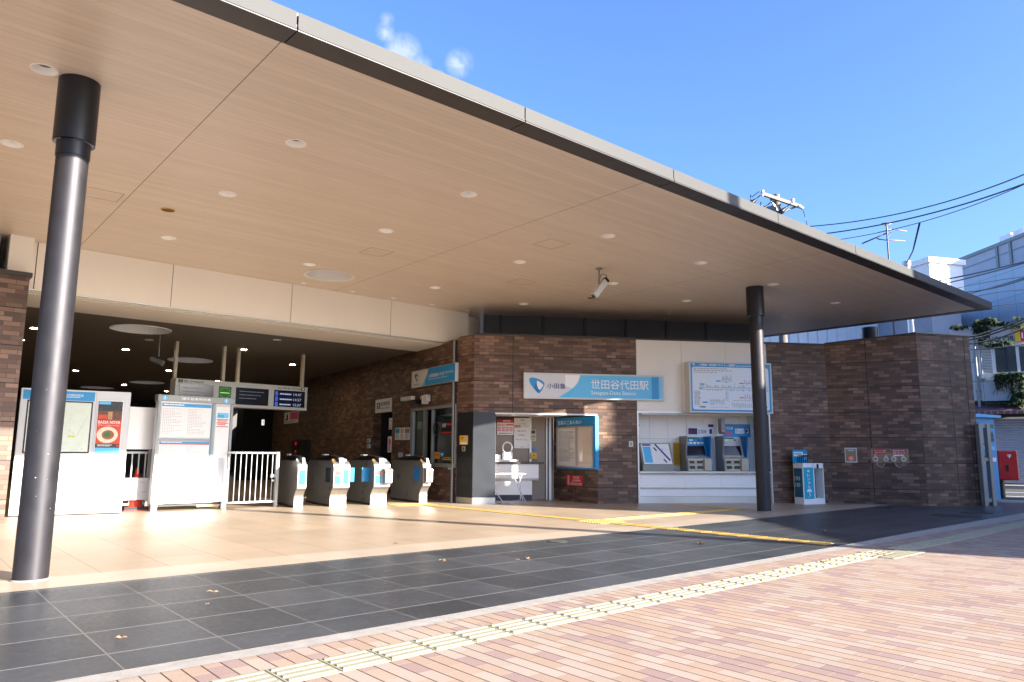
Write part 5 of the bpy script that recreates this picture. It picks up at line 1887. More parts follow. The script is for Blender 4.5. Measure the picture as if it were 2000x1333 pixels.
for k in range(9): bb.box(.02 + k * .12, .04 + k * .12, -.01, .01, .13, 1.07)
t.part('bars', bb)
t.part('post', B(M_silver).box(.95, 1.0, -.03, .03, 0, 1.13))

FG = Frame(G(448, 994.5)[:2], G(537, 990.5)[:2])
zr1 = FG.uz(537, 883)[1]
t = Thing('barrier_gate', 'white barred barrier gate between the timetable and the ticket gates', 'gate', FG, (FG.len / 2, 0, 0))
L = FG.len
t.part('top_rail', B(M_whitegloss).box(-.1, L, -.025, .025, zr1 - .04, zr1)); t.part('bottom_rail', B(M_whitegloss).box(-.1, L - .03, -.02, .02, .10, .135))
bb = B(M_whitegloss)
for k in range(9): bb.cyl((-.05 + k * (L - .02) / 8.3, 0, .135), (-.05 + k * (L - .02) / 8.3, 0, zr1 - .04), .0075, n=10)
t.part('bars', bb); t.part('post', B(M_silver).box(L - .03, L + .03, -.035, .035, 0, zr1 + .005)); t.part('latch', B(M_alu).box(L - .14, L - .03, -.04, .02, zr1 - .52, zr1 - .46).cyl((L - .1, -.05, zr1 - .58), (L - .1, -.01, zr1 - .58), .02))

g = G(262, 997)
t = Thing('traffic_cone', 'red traffic cone on a black rubber base with a blank white paper taped to it', 'traffic cone', WORLD, (g[0], g[1], 0))
x, y = g[0], g[1]
t.part('base', B(M_rubber).prism([(x - .22, y - .2), (x + .2, y - .24), (x + .22, y + .2), (x - .2, y + .24)], 'z', 0.02, .075).m(M_red).prism([(x - .23, y - .21), (x + .21, y - .25), (x + .23, y + .2), (x - .2, y + .25)], 'z', 0.0, .022))
t.part('cone', B(M_cone).lathe([(.15, .075), (.135, .10), (.035, .74), (.028, .79), (.0, .795)], (x, y, 0), 28))
fcn = Frame((x - .27, y - .165), ang=-.1)
zz = fcn.uz(262, 956)[1]
me_b = B(M_paper)
t.part('paper_sign', B(mat('taped_paper', (.5, .5, .51), .7, noise=.04)).box(x - .27, x + .25, y - .175, y - .170, zz - .2, zz + .21).m(M_greyink).box(x - .2, x - .15, y - .178, y - .175, zz + .1, zz + .11).box(x + .02, x + .1, y - .178, y - .175, zz + .12, zz + .13).box(x + .05, x + .14, y - .178, y - .175, zz - .06, zz - .05).box(x - .1, x - .05, y - .178, y - .175, zz - .02, zz - .01))


M_amberlit = mat('amber_slot', S(150, 108, 52), .35, noise=0)
# ================================================================== TICKET GATES
def gate(px, py, w, halves, label, left_flap=None, right_flap=None, reader=None, loc=None):
    p = loc or G(px, py)
    Fg = Frame((p[0], p[1]), ang=-math.atan2(HD[0], HD[1]))
    t = Thing('ticket_gate', label, 'ticket gate', Fg, (0, 0, 0), 'automatic ticket gates across the concourse mouth')
    Lg = 1.62
    prof = [(0, 0), (0, .2), (-.02, .26), (-.09, .34), (-.15, .385), (-.17, .42), (-.17, .82), (-.155, .87), (-.11, .91), (-.02, .945), (Lg - .1, .945), (Lg, .88), (Lg, 0)]
    t.part('body', B(M_gateside).prism(prof, 'x', 0, w))
    t.part('plinth', B(M_sleeve).box(-.006, w + .006, .02, Lg, 0, .05))
    # front skins
    n = halves
    for k in range(n):
        a0, a1 = w * k / n + .004, w * (k + 1) / n - .004
        f = [(-.004, .0), (-.004, .2), (-.024, .262), (-.094, .344), (-.153, .387), (-.174, .42)]
        bb = B(M_steel)
        vs = [(a0, y_, z_) for y_, z_ in f] + [(a1, y_, z_) for y_, z_ in f]
        m_ = len(f)
        bb.add(vs, [(i, i + 1, m_ + i + 1, m_ + i) for i in range(m_ - 1)], True)
        bb.m(M_ink).box(lerp(a0, a1, .35), lerp(a0, a1, .65), -.007, -.004, .09, .10)
        t.part('front_panel', bb)
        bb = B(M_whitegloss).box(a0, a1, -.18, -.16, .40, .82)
        hd = t.part('console', bb, bev=.006)
        bb = B(M_cyan).face((lerp(a0, a1, .14), lerp(a0, a1, .86), .47, .76), -.183)
        if k == 0 and n == 2:
            bb.m(mat('dull_red_panel', S(150, 60, 48), .4, noise=0)).face((lerp(a0, a1, .22), lerp(a0, a1, .86), .64, .74), -.185)
        t.part('indicator', bb, parent=hd)
        bb = B(M_whitegloss).hexa([(a0, -.175, .82), (a1, -.175, .82), (a1, .02, .945), (a0, .02, .945)], [(a0 + .02, -.15, .87), (a1 - .02, -.15, .87), (a1 - .02, .04, .985), (a0 + .02, .04, .985)])
        t.part('slot_cover', bb)
        if k == 0:
            bb.mats[0] = M_amberlit; t.o.children[-1].data.materials[0] = M_amberlit if n == 2 or reader else M_whitegloss
    # black hood along the top, white fin at its near end
    hx0, hx1 = (w * .42, w - .02) if n == 1 else (w * .30, w * .70)
    hood = [(-.10, .93), (-.09, 1.0), (.15, 1.045), (.55, 1.06), (.95, 1.045), (1.3, 1.01), (1.55, .955), (1.55, .94), (1.1, .95), (.6, .95), (.3, .95)]
    t.part('hood', B(M_black).prism(hood, 'x', hx0, hx1), bev=.01)
    t.part('fin', B(M_whitegloss).prism([(-.16, .82), (-.14, .96), (-.105, 1.005), (-.085, 1.005), (-.085, .86)], 'x', hx0 + .02, hx1 - .02))
    t.part('sensor', B(M_silver).box(hx0 + .02, hx1 - .02, .85, 1.05, 1.05, 1.085), bev=.01)
    if left_flap:
        bb = B(left_flap).rrect((-.02, .0, .48, .78), 0, 1, .005) if False else B(left_flap).box(-.16 if left_flap is M_blue else -.012, .0, .13 if left_flap is M_blue else .02, .16 if left_flap is M_blue else .30, .50, .80)
        if left_flap is M_blue: bb.m(M_dblue).box(-.012, 0, .16, .34, .50, .80)
        t.part('flap', bb)
    if right_flap:
        t.part('flap', B(right_flap).box(w, w + .20, .10, .125, .50, .80), bev=.01)
    if reader is not None:
        a0, a1 = reader
        bb = B(M_steel)
        zc, hh, dd = .625, .17, .16
        pts = [(-.17, zc - hh), (-.17 - dd + .06, zc - hh)] + [(-.17 - dd + .06 + .06 * math.sin(u) * -1, zc - hh + .06 * (1 - math.cos(u))) for u in (.5, 1.0, 1.57)] + \
              [(-.17 - dd + .06 - .06 * math.cos(u), zc + hh - .06 + .06 * math.sin(u)) for u in (0, .5, 1.0, 1.57)] + [(-.17, zc + hh)]
        rd = t.part('card_reader', bb.prism(pts, 'x', a0, a1), bev=.004)
        t.part('reader_mark', B(M_orange).face((lerp(a0, a1, .3), lerp(a0, a1, .75), .62, .72), -.17 - dd - .002).m(M_ink).face((lerp(a0, a1, .45), lerp(a0, a1, .6), .55, .565), -.17 - dd - .002), parent=rd)
    return t


gate(574, 993, .19, 1, 'leftmost half width ticket gate beside the barrier post', loc=(6.53, 14.62))
gate(644, 990.7, .355, 2, 'second ticket gate from the left, with a dark side flap', left_flap=mat('smoked_flap', S(38, 52, 66), .15, noise=0), right_flap=M_cyan, loc=(7.27, 14.52))
gate(722, 987.6, .37, 2, 'third ticket gate, with blue flaps and a rounded card reader', left_flap=M_blue, reader=(.20, .36), loc=(8.19, 14.46))
gate(818, 983.5, .19, 1, 'rightmost narrow ticket gate with a card reader near the wall', left_flap=M_dblue, reader=(.01, .17), loc=(9.43, 14.45))

# ================================================================== RIGHT SIDE ITEMS
# umbrella rental stand
FU = Frame(G(1571, 986)[:2], G(1612, 985)[:2])
Lu = FU.len; du = .30
zu = FU.uz(1590, 905)[1]
t = Thing('umbrella_stand', 'white umbrella rental stand with cyan panels and a few black umbrellas', 'umbrella stand', FU, (Lu / 2, du / 2, 0))
xm = FU.uz(1590.5, 950)[0]
bb = B(M_white)
bb.box(0, Lu, 0, du, 0, .14); bb.box(0, .02, 0, du, .14, zu); bb.box(Lu - .02, Lu, 0, du, .14, zu); bb.box(xm - .01, xm + .02, .0, du, .14, zu); bb.box(0.02, Lu - .02, du - .02, du, .14, zu)
bb.box(0, Lu, 0, .02, zu - .12, zu); bb.box(.02, xm, 0, .02, .14, zu - .12)
bb.m(mat('stand_inside', S(96, 112, 112), .5)).box(xm + .02, Lu - .02, du - .06, du - .02, .14, zu - .02)
t.part('cabinet', bb)
rr = FU.r(1570, 914, 1588, 975, 0); rr = (.025, xm - .02, rr[2], zu - .10)
bb = B(mat('aqua_print', S(0, 164, 196), .4, noise=0)).box(rr[0], rr[1], -.006, 0, rr[2], rr[3])
pn = t.part('front_panel', bb)
bb = B(M_wink)
for k, ch in enumerate('傘レンタル'):
    z_ = lerp(rr[2], rr[3], .88 - k * .125)
    bb.text(ch, (lerp(rr[0], rr[1], .34), lerp(rr[0], rr[1], .66), z_ - .03, z_ + .035), -.009, .01)
cu, cz = (rr[0] + rr[1]) / 2, lerp(rr[2], rr[3], .22)
arc = [(cu + .075 * math.cos(math.pi * k / 12), cz + .075 * math.sin(math.pi * k / 12)) for k in range(13)]
bb.add([(a_, -.009, b_) for a_, b_ in arc], [tuple(range(13))])
bb.tube([(cu, -.012, cz), (cu, -.012, cz - .07), (cu + .02, -.012, cz - .085), (cu + .035, -.012, cz - .06)], .008, 6)
bb.rows(RP(rr, .35, .65, .05, .07), -.009, 1)
t.part('lettering', bb, parent=pn)
bb = B(M_frame); bb.quad((-.003, .03, .2), (-.003, du - .03, .2), (-.003, du - .03, zu - .14), (-.003, .03, zu - .14))
bb = B(mat('teal_side_print', S(10, 92, 112), .35, noise=0)).box(-.006, 0, .015, du - .02, .16, zu - .12)
sp_ = t.part('side_panel', bb)
# numbers on the side: built on the x face
bb = B(M_wink)
for s_, z_ in (('193', .55), ('130', .40)):
    vs, fs, asp = glyph_mesh(s_)
    bb.add([(-.008, du - .04 - u * .17, z_ + v * .085) for u, v in vs], fs)
t.part('lettering', bb, parent=sp_)
zcard0, zcard1 = zu, FU.uz(1567, 879, .2)[1]
t.part('back_card', B(mat('cyan_card', S(0, 150, 200), .4, noise=0)).rrect((-.05, .40, zu - .02, zcard1), .24, .25, .05).m(M_wink).face((-.02, .26, lerp(zu, zcard1, .5), zcard1 - .05), .238).m(M_ink).rows((.0, .24, lerp(zu, zcard1, .62), zcard1 - .08), .236, 2, .5, 1, 4).m(M_wink).rows((.28, .38, lerp(zu, zcard1, .2), zcard1 - .1), .238, 4, .5))
t.part('hook', B(M_sleeve).box(xm + .1, xm + .15, -.012, -.002, zu - .12, zu - .02))
for k in range(6):
    u = -.01 + k * .058
    tu = Thing('umbrella', ['black folded umbrella, first from the left in the rental stand', 'black folded umbrella, second from the left in the rental stand', 'black folded umbrella, third from the left in the rental stand',
                            'black folded umbrella, fourth from the left in the rental stand', 'black folded umbrella, fifth from the left in the rental stand', 'black folded umbrella, rightmost in the rental stand'][k], 'umbrella', FU, (u + .03, .16, .15), 'umbrellas in the rental stand')
    x_ = u + .03
    tu.part('canopy', B(M_black).cyl((x_, .16, .15), (x_, .16, zu - .05), .012, .02, 10))
    tu.part('handle', B(M_black).tube([(x_, .16, zu - .05), (x_, .16, zu + .15), (x_ + .008, .13, zu + .185), (x_ + .015, .09, zu + .175), (x_ + .016, .08, zu + .14)], .009, 8))

# intercom plate and hydrant plate on the dark wall
r = WD.r(1650, 875, 1674, 904, -.01)
t = Thing('intercom_plate', 'bronze emergency call plate with a lit red ring on the dark brick wall', 'intercom', WD, ((r[0] + r[1]) / 2, -.002, r[2]))
M_bronze = mat('bronze_plate', S(136, 116, 98), .35, metal=.6)
t.part('frame', B(M_alu).box(r[0], r[1], -.012, -.001, r[2], r[3]).m(M_bronze).box(r[0] + .02, r[1] - .02, -.015, -.012, r[2] + .03, r[3] - .03), bev=.003)
t.part('label', B(M_silver).face(RP(r, .25, .75, .78, .86), -.017).m(M_greyink).rows(RP(r, .28, .72, .8, .84), -.018, 1))
t.part('button', B(emit_mat('call_ring', (.6, .2, .14), .04)).cyl(((r[0] + r[1]) / 2, -.03, lerp(r[2], r[3], .28)), ((r[0] + r[1]) / 2, -.015, lerp(r[2], r[3], .28)), (r[1] - r[0]) * .2, n=16))
r = WD.r(1701, 877, 1775, 905, -.01)
t = Thing('hydrant_plate', 'bronze fire inlet plate with two red labels and four capped valves', 'hydrant', WD, ((r[0] + r[1]) / 2, -.002, r[2]))
t.part('plate', B(M_bronze).box(r[0], r[1], -.012, -.001, r[2], r[3]), bev=.003)
bb = B(M_red).face(RP(r, .06, .43, .62, .95), -.014).face(RP(r, .55, .93, .62, .95), -.014)
bb.m(M_wink).text('スプリンクラー設備', RP(r, .09, .40, .82, .91), -.016); bb.text('送水口', RP(r, .1, .39, .69, .78), -.016); bb.text('連結送水管', RP(r, .58, .90, .82, .92), -.016); bb.text('送水口', RP(r, .58, .9, .66, .77), -.016)
bb.face(RP(r, .62, .86, .5, .59), -.014); bb.m(M_green).disc((lerp(r[0], r[1], .48), -.015, lerp(r[2], r[3], .86)), .04, 'y', 16)
t.part('labels', bb)
for u in (.12, .4, .6, .86):
    xx, zz = lerp(r[0], r[1], u), lerp(r[2], r[3], .28)
    t.part('valve', B(M_steel).cyl((xx, -.012, zz), (xx, -.09, zz), .07, .06, 18).cyl((xx, -.09, zz), (xx, -.12, zz), .045, n=14).box(xx - .012, xx + .012, -.1, -.06, zz + .05, zz + .11).m(M_red if u < .2 else M_bronze).cyl((xx, -.12, zz), (xx, -.125, zz), .03, n=12))
for u in (.14, .62):
    xx, zz = lerp(r[0], r[1], u), lerp(r[2], r[3], .28)
    t.part('chain', B(M_steel).tube([(xx, -.10, zz - .06), (xx + .03, -.08, zz - .16), (xx + .10, -.05, zz - .20), (xx + .17, -.03, zz - .12), (xx + .18, -.02, zz - .04)], .008, 6))

# blue kiosk with steel frame beyond the end wall
FK = Frame(G(1925, 988.5)[:2], G(1947, 988)[:2])
zk = FK.uz(1920, 828)[1]; Lk = FK.len
t = Thing('blue_kiosk', 'slim blue roofed kiosk behind a grey steel post frame at the wall end', 'kiosk', FK, (Lk / 2, .3, 0))
bb = B(M_frame)
bb.box(0, .10, 0, .1, 0, zk); bb.box(Lk - .10, Lk, 0, .1, 0, zk); bb.box(.10, Lk - .10, 0.02, .08, zk - .1, zk); bb.box(.10, Lk - .10, .02, .08, .08, .16); bb.box(.10, Lk - .10, .02, .08, 1.02, 1.1)
t.part('frame', bb)
t.part('mesh_panel', B(M_clear).box(.1, Lk - .1, .045, .05, .16, zk - .1))
xk1 = FK.uz(1937, 900, .5)[0]; zk1 = FK.uz(1925, 817, .5)[1]
bb = B(mat('kiosk_blue', S(40, 140, 196), .45, noise=.1, nscale=6)).box(-.5, xk1, .35, .95, .1, zk1)
bd = t.part('body', bb)
rnd = random.Random(2)
bb = B()
for k in range(26):
    bb.m([M_dblue, M_wink, M_yellow, M_lblue, M_pillar, M_green, M_navyink][k % 7]); u = rnd.random() * .8; v = .3 + rnd.random() * .6; bb.face((lerp(0, xk1, u), lerp(0, xk1, u + .12 + .1 * rnd.random()), lerp(.1, zk1, v), lerp(.1, zk1, v + .05)), .346 - k * .0004)
t.part('advert', bb, parent=bd)
t.part('roof', B(mat('kiosk_roof', S(60, 170, 220), .4)).hexa([(-.6, .25, zk1), (xk1 + .12, .25, zk1), (xk1 + .12, 1.05, zk1), (-.6, 1.05, zk1)], [(-.6, .25, zk1 + .1), (xk1 + .12, .25, zk1 + .06), (xk1 + .12, 1.05, zk1 + .06), (-.6, 1.05, zk1 + .1)]))

# red post box
FPo = Frame(G(1948, 975)[:2], ang=math.radians(-42))
pc = G(1954, 973.5)
FPo = Frame((pc[0], pc[1]), ang=math.radians(-40))
zb0 = FPo.uz(1965, 938)[1]; zb1 = FPo.uz(1965, 880.5)[1]
t = Thing('post_box', 'red post box on a dark round pedestal beyond the end wall', 'post box', FPo, (0, 0, 0))
t.part('pedestal', B(M_sleeve).cyl((0, 0, 0), (0, 0, zb0), .13, n=20))
px0, px1 = -.12, .42
t.part('box', B(mat('post_red', S(176, 18, 26), .35, coat=.3)).box(px0, px1, -.25, .3, zb0, zb1), bev=.03)
t.part('slot', B(M_black).box(lerp(px0, px1, .34), lerp(px0, px1, .48), -.255, -.25, lerp(zb0, zb1, .3), lerp(zb0, zb1, .52)))
u, zq = lerp(px0, px1, .56), lerp(zb0, zb1, .8)
t.part('postal_mark', B(M_wink).face((u - .05, u + .05, zq + .03, zq + .05), -.254).face((u - .05, u + .05, zq, zq + .018), -.254).face((u - .01, u + .01, zq - .05, zq), -.254))

# manholes and leaves
for px0, px1, py, lab in ((1825, 1909, 1008.5, 'larger dark manhole cover on the slate by the end wall'), (1880, 1934, 1003, 'smaller dark manhole cover behind the larger one'), (1068, 1110, 1058.5, 'small dark drain cover at the edge of the beige floor'), (1708, 1742, 993.5, 'thin dark cover on slate before the dark wall')):
    a_, c_ = G(px0, py), G(px1, py); cx0, cy0 = (a_[0] + c_[0]) / 2, (a_[1] + c_[1]) / 2; rr = math.hypot(a_[0] - c_[0], a_[1] - c_[1]) / 2
    rr = min(rr, .45)
    bb = B(mat('cast_iron', (.035, .036, .038), .55, metal=.4, noise=.2, nscale=30)).cyl((cx0, cy0, .004), (cx0, cy0, .008), rr, n=36)
    for k in range(-3, 4):
        hw = math.sqrt(max(0, rr * rr * .8 - (k * rr / 4) ** 2)); bb.box(cx0 - hw, cx0 + hw, cy0 + k * rr / 4 - .01, cy0 + k * rr / 4 + .01, .008, .011)
    solo('manhole_cover', lab, 'manhole cover', bb, off=(cx0, cy0, 0))
leaves = [(415, 1159, 'curled leaf alone on the dark tiles, nearest the left column', 1.1), (405, 1182, 'tiny red leaf scrap below the curled leaf on the dark tiles', .45), (235, 1250, 'pale leaf lowest on the dark tiles at left', 1.0),
          (864, 1097, 'leaf on the middle of the dark tiles, left of a leaf pair', .9), (1011, 1095, 'small leaf scrap immediately left of a big curled leaf', .5), (1033, 1094, 'big curled leaf on the dark tiles right of a scrap', 1.3),
          (1368, 1064, 'whitish leaf near the amber tactile path', 1.3), (1614, 1099, 'brown leaf lying on the pale tactile strip', 1.2), (518, 1026, 'leaf on the beige floor before the barrier gate', .7), (773, 1063, 'leaf on the beige floor near its dark border', .8),
          (708, 1049, 'faint leaf on the beige floor before the gates', .5), (228, 1008, 'leaf at the foot of the map board', .7), (1658, 1015, 'pale scrap on shaded slate before the dark wall', .9), (1613, 1039, 'pale scrap on shaded slate nearer the plaza', .9), (1241, 988, 'pale scrap on the floor at the brick pier', .8)]
rnd = random.Random(11)
for px, py, lab, s in leaves:
    g = G(px, py)
    a = rnd.random() * 6.28; bb = B(M_leaf)
    sz = .029 * s * (1 + g[0] * .06)
    pts = [(1.3, 0, .25), (.6, .5, .5), (.1, .35, .2), (-.5, .6, .6), (-.9, .1, .3), (-1.3, 0, .1), (-.7, -.4, .45), (-.1, -.3, .15), (.5, -.55, .55)]
    vs = [(0, 0, .05)] + pts
    vs = [(g[0] + sz * (x_ * math.cos(a) - y_ * math.sin(a)), g[1] + sz * (x_ * math.sin(a) + y_ * math.cos(a)), .006 + sz * z_ * .9) for x_, y_, z_ in vs]
    bb.add(vs, [(0, k, k % 9 + 1) for k in range(1, 10)])
    solo('fallen_leaf', lab, 'leaf', bb, off=(g[0], g[1], 0), group='fallen leaves on the paving')

# ================================================================== BACKGROUND STREET
g0 = G(1960, 953); dv = np.array([-.334, .943])
FQ = Frame((g0[0] + dv[0] * 6, g0[1] + dv[1] * 6), (g0[0] - dv[0] * 12, g0[1] - dv[1] * 12))
b = B(M_asphalt); 
for_road = []
b.box(-60, 60, -9.5, -1.2, 0.0, .004)
solo('road', None, None, b, F=FQ, kind='structure')
b = B(M_whitepaint); b.box(-60, 60, -7.6, -7.45, .004, .008); b.box(-60, 60, -4.6, -4.45, .004, .008)
solo('road_markings', None, None, b, F=FQ, kind='structure')
b = B(M_concrete); b.box(-60, 60, -1.2, 0, 0, .12)
solo('pavement', None, None, b, F=FQ, kind='structure')
xq0 = FQ.uz(1855, 800)[0]; xq1 = FQ.uz(2080, 800)[0]
Q = lambda px, py, d=0: FQ.uz(px, py, d)
M_pale = mat('pale_siding', S(200, 204, 208), .5, noise=.05, nscale=1)
t = Thing('liquor_shop', 'white two storey liquor shop with a rolled shutter, a window and hanging ivy', 'shop', FQ, ((xq0 + xq1) / 2, 2, 0))
ztop = Q(1950, 636)[1]; zaw = Q(1950, 804)[1]; zfl = Q(1950, 783)[1]
xe = Q(1897, 800)[0]
b = B(M_pale); b.box(xe - .5, xq1, 0, 6, zfl, ztop)
zz = zfl
while zz < ztop:
    b.m(M_frame).box(xe - .5, xq1, -.008, 0, zz, zz + .03); zz += .75
b.m(M_hallwall).box(xe - .5, xq1, .1, 6, 0, zfl)
t.part('wall', b)
r = FQ.r(1917, 745, 2010, 783, -.05)
t.part('fascia_board', B(mat('grey_board', S(160, 168, 176), .5)).box(r[0], xq1, -.12, 0, r[2], r[3]))
t.part('awning', B(mat('awning_stripe', S(96, 70, 78), .7, noise=.1)).hexa([(xe, -.5, zaw - .12), (xq1, -.5, zaw - .12), (xq1, 0, zaw - .05), (xe, 0, zaw - .05)], [(xe, -.5, zaw), (xq1, -.5, zaw), (xq1, 0, zaw + .25), (xe, 0, zaw + .25)]))
bb = B(mat('awning_line', S(140, 112, 112), .7))
k = xe
while k < xq1:
    bb.box(k, k + .05, -.506, -.50, zaw - .12, zaw); k += .2
t.part('awning_stripes', bb)
r = FQ.r(1937, 815, 2020, 953, .05)
bb = B(mat('shutter_grey', S(150, 152, 160), .45, metal=.4)); n = 26
zs0, zs1 = .15, r[3]
for k in range(n):
    z_ = lerp(zs0, zs1, k / n); bb.prism([(.05, z_), (.02, z_ + .03), (.05, z_ + (zs1 - zs0) / n)], 'x', r[0] - 1.5, xq1)
t.part('shutter', bb)
r = FQ.r(1944, 678, 2012, 727, 0)
bb = B(M_silver).box(r[0] - .08, xq1, -.08, .02, r[3], r[3] + .08).box(r[0] - .08, xq1, -.1, .02, r[2] - .1, r[2]).box(r[0] - .08, r[0], -.08, .02, r[2], r[3])
xw = Q(1988, 700)[0]; xw2 = Q(1965, 700)[0]; bb.box(xw - .05, xw + .05, -.05, .02, r[2], r[3]); bb.m(M_sleeve).box(xw2 - .04, xw2 + .04, -.045, .02, r[2], r[3])
wf = t.part('window', bb); t.part('pane', B(M_screen).box(r[0], xq1, -.02, -.004, r[2], r[3]), parent=wf)
r2 = FQ.r(1912, 682, 1942, 731, 0)
bb = B(M_white).box(r2[0], r2[1], -.07, 0, r2[2], r2[3])
for k in range(16):
    z_ = lerp(r2[2], r2[3], (k + .5) / 16); bb.m(M_frame).box(r2[0] + .08, r2[1] - .08, -.085, -.07, z_ - .02, z_ + .02)
t.part('louvre_shutter', bb)
bb = B(M_frame)
u_ = Q(1905, 700)[0]
bb.cyl((u_, -.12, .2), (u_, -.12, ztop), .05, n=8); bb.cyl((u_ + .18, -.1, zfl), (u_ + .18, -.1, ztop - .3), .025, n=8)
for z_ in (3.6, 4.8, 6.0): bb.box(u_ - .08, u_ + .08, -.14, 0, z_, z_ + .05)
t.part('drain_pipe', bb)
ua_ = Q(1921, 738)[0]
t.part('wall_lamp', B(M_silver).cyl((ua_, -.3, Q(1944, 736)[1]), (ua_, 0, Q(1944, 736)[1]), .09, n=12))
rl = FQ.r(1932, 657, 1981, 668.5, -.05)
bb = B(M_ink).text('LIQUOR', rl, -.06, .02)
t.part('lettering', bb)
ru = FQ.r(1982, 645, 2012, 667, -.05)
bb = B(M_yellow).box(ru[0], lerp(ru[0], ru[1], .35), -.10, -.01, ru[2], ru[3]); bb.m(M_red).box(lerp(ru[0], ru[1], .35), lerp(ru[0], ru[1], .62), -.10, -.01, ru[2], ru[3]); bb.m(M_blue).box(lerp(ru[0], ru[1], .62), ru[1], -.10, -.01, ru[2], ru[3]); bb.m(M_wink).text('I', (lerp(ru[0], ru[1], .44), lerp(ru[0], ru[1], .53), lerp(ru[2], ru[3], .25), lerp(ru[2], ru[3], .75)), -.104)
t.part('sign_cube', bb)


# ivy: leaf sprays with stems
def ivy(name, label, clumps, seed):
    rnd = random.Random(seed); b = B(mat('ivy_leaf_a', (.022, .034, .018), .85, noise=.3, nscale=9, spec=.1)); m2 = mat('ivy_leaf_b', (.04, .056, .026), .85, noise=.3, nscale=9, spec=.1); m1 = MATS['ivy_leaf_a']
    for (px, py, rx, rz, n) in clumps:
        u, z = FQ.uz(px, py, -.25)
        sx = rx / 45.; sz_ = rz / 45.
        for k in range(n):
            a = rnd.random() * 6.28; q = math.sqrt(rnd.random())
            cx, cz, cy = u + math.cos(a) * q * sx, z + math.sin(a) * q * sz_, -.1 - rnd.random() * .35
            s = .05 + rnd.random() * .07
            d1 = Vector((rnd.uniform(-1, 1), rnd.uniform(-.6, .6), rnd.uniform(-1, 1))).normalized(); d2 = d1.orthogonal().normalized()
            c = Vector((cx, cy, cz)); b.m(m1 if rnd.random() < .6 else m2)
            b.quad(c - d1 * s, c - d2 * s * .6, c + d1 * s, c + d2 * s * .6)
        b.m(m1)
        for k in range(max(3, n // 25)):
            xx = u + rnd.uniform(-sx, sx); b.tube([(xx, -.2, z + sz_ * .5), (xx + rnd.uniform(-.1, .1), -.25, z - sz_ * .6), (xx + rnd.uniform(-.2, .2), -.25, z - sz_ * (1 + rnd.random()))], .012, 4)
    o = solo(name, label, 'ivy', b, F=FQ, off=(FQ.uz(1960, 700, -.25)[0], -.25, 4))
    return o


ivy('ivy', 'dark ivy clump hanging over the shop lettering', [(1913, 640, 9, 12, 230), (1925, 648, 7, 9, 110), (1932, 629, 12, 5, 110), (1956, 634, 16, 3, 50), (1982, 638, 14, 4, 60), (1872, 640, 14, 3, 40), (1918, 668, 6, 4, 40), (1945, 674, 16, 3, 45), (1966, 670, 12, 3, 35), (1990, 624, 8, 2, 24)], 4)
ivy('ivy', 'trailing ivy below the shop window', [(1948, 740, 5, 5, 30), (1950, 750, 3, 12, 34), (1968, 733, 20, 3, 90), (1978, 748, 4, 14, 60), (1992, 736, 10, 7, 100), (1996, 752, 4, 12, 50), (1964, 745, 3, 9, 26)], 5)
ivy('ivy', 'drooping leafy plant above the shop awning', [(1993, 772, 12, 6, 120), (1984, 780, 7, 6, 50), (1976, 789, 14, 3, 50), (1998, 792, 6, 9, 60), (1948, 789, 16, 1.5, 24)], 6)

# tall tiled building behind
pA = at_depth(1858, 620, 42); pB = at_depth(2060, 560, 34.6)
FB2 = Frame(pA[:2], pB[:2])
zl = FB2.uz(1885, 500)[1]
b = B(brick_mat('pale_tile_cladding', [(0, S(176, 186, 196)), (1, S(184, 194, 204))], 1.25, 1.3, .012, S(120, 136, 150), offset=0, rough=.35, bump=.05, noise=.03, stain=.03, spec=.5))
z_a = FB2.uz(1862, 512)[1]; z_b = FB2.uz(2000, 457)[1]; PH = 1.25
t = Thing('tiled_building', 'tall pale blue tiled building behind the liquor shop', 'building', FB2, (FB2.len / 2, 3, 0))
zt_ = max(z_a, z_b)
xl_ = FB2.uz(1858, 600)[0] - 6
b.box(xl_, FB2.len + 4, 0, 8, 0, zt_ - PH)
t.part('wall', b)
b = B(mat('grey_parapet', S(170, 176, 184), .5, noise=.05)); b.box(xl_, FB2.len + 4, .02, 8, zt_ - PH, zt_)
b.m(M_frame)
for px in (1948, 1975): 
    u = FB2.uz(px, 500)[0]; b.box(u - .08, u + .08, -.05, .02, zt_ - PH, zt_)
b.box(xl_, FB2.len + 4, -.06, .02, zt_ - .12, zt_ + .05); b.box(xl_, FB2.len + 4, -.01, .02, zt_ - .62, zt_ - .58)
pr_ = t.part('parapet', b)
b = B(M_white)
for px in (1950, 1977):
    u = FB2.uz(px, 470)[0]; b.box(u - .3, u + .5, .3, 1.0, zt_ + .05, zt_ + .45)
t.part('roof_vent', b, parent=pr_)

# corrugated building with a sunlit roof box
pA = at_depth(1470, 640, 38); pB = at_depth(1834, 640, 36)
FC = Frame(pA[:2], pB[:2])
zc_ = FC.uz(1800, 548)[1]
M_corr = mat('corrugated_white', S(204, 208, 214), .5, noise=.04)
t = Thing('corrugated_building', 'white ribbed metal building behind the station wall', 'building', FC, (FC.len / 2, 3, 0))
b = B(M_corr); b.box(-14, FC.len, 0, 9, 0, zc_)
k = -14.0
while k < FC.len: b.box(k, k + .12, -.06, 0, 0, zc_); k += .45
b.m(M_frame).box(-14, FC.len, -.08, -.06, zc_ - .25, zc_ - .15)
t.part('wall', b)
b = B(M_blue)
u = FC.uz(1738, 640)[0]; b.box(u - .3, u + .3, -.1, -.07, 3, 6.2)
u = FC.uz(1778, 635)[0]; b.m(M_alu).cyl((u, -.15, 0), (u, -.15, 7), .1)
t.part('pipes', b)
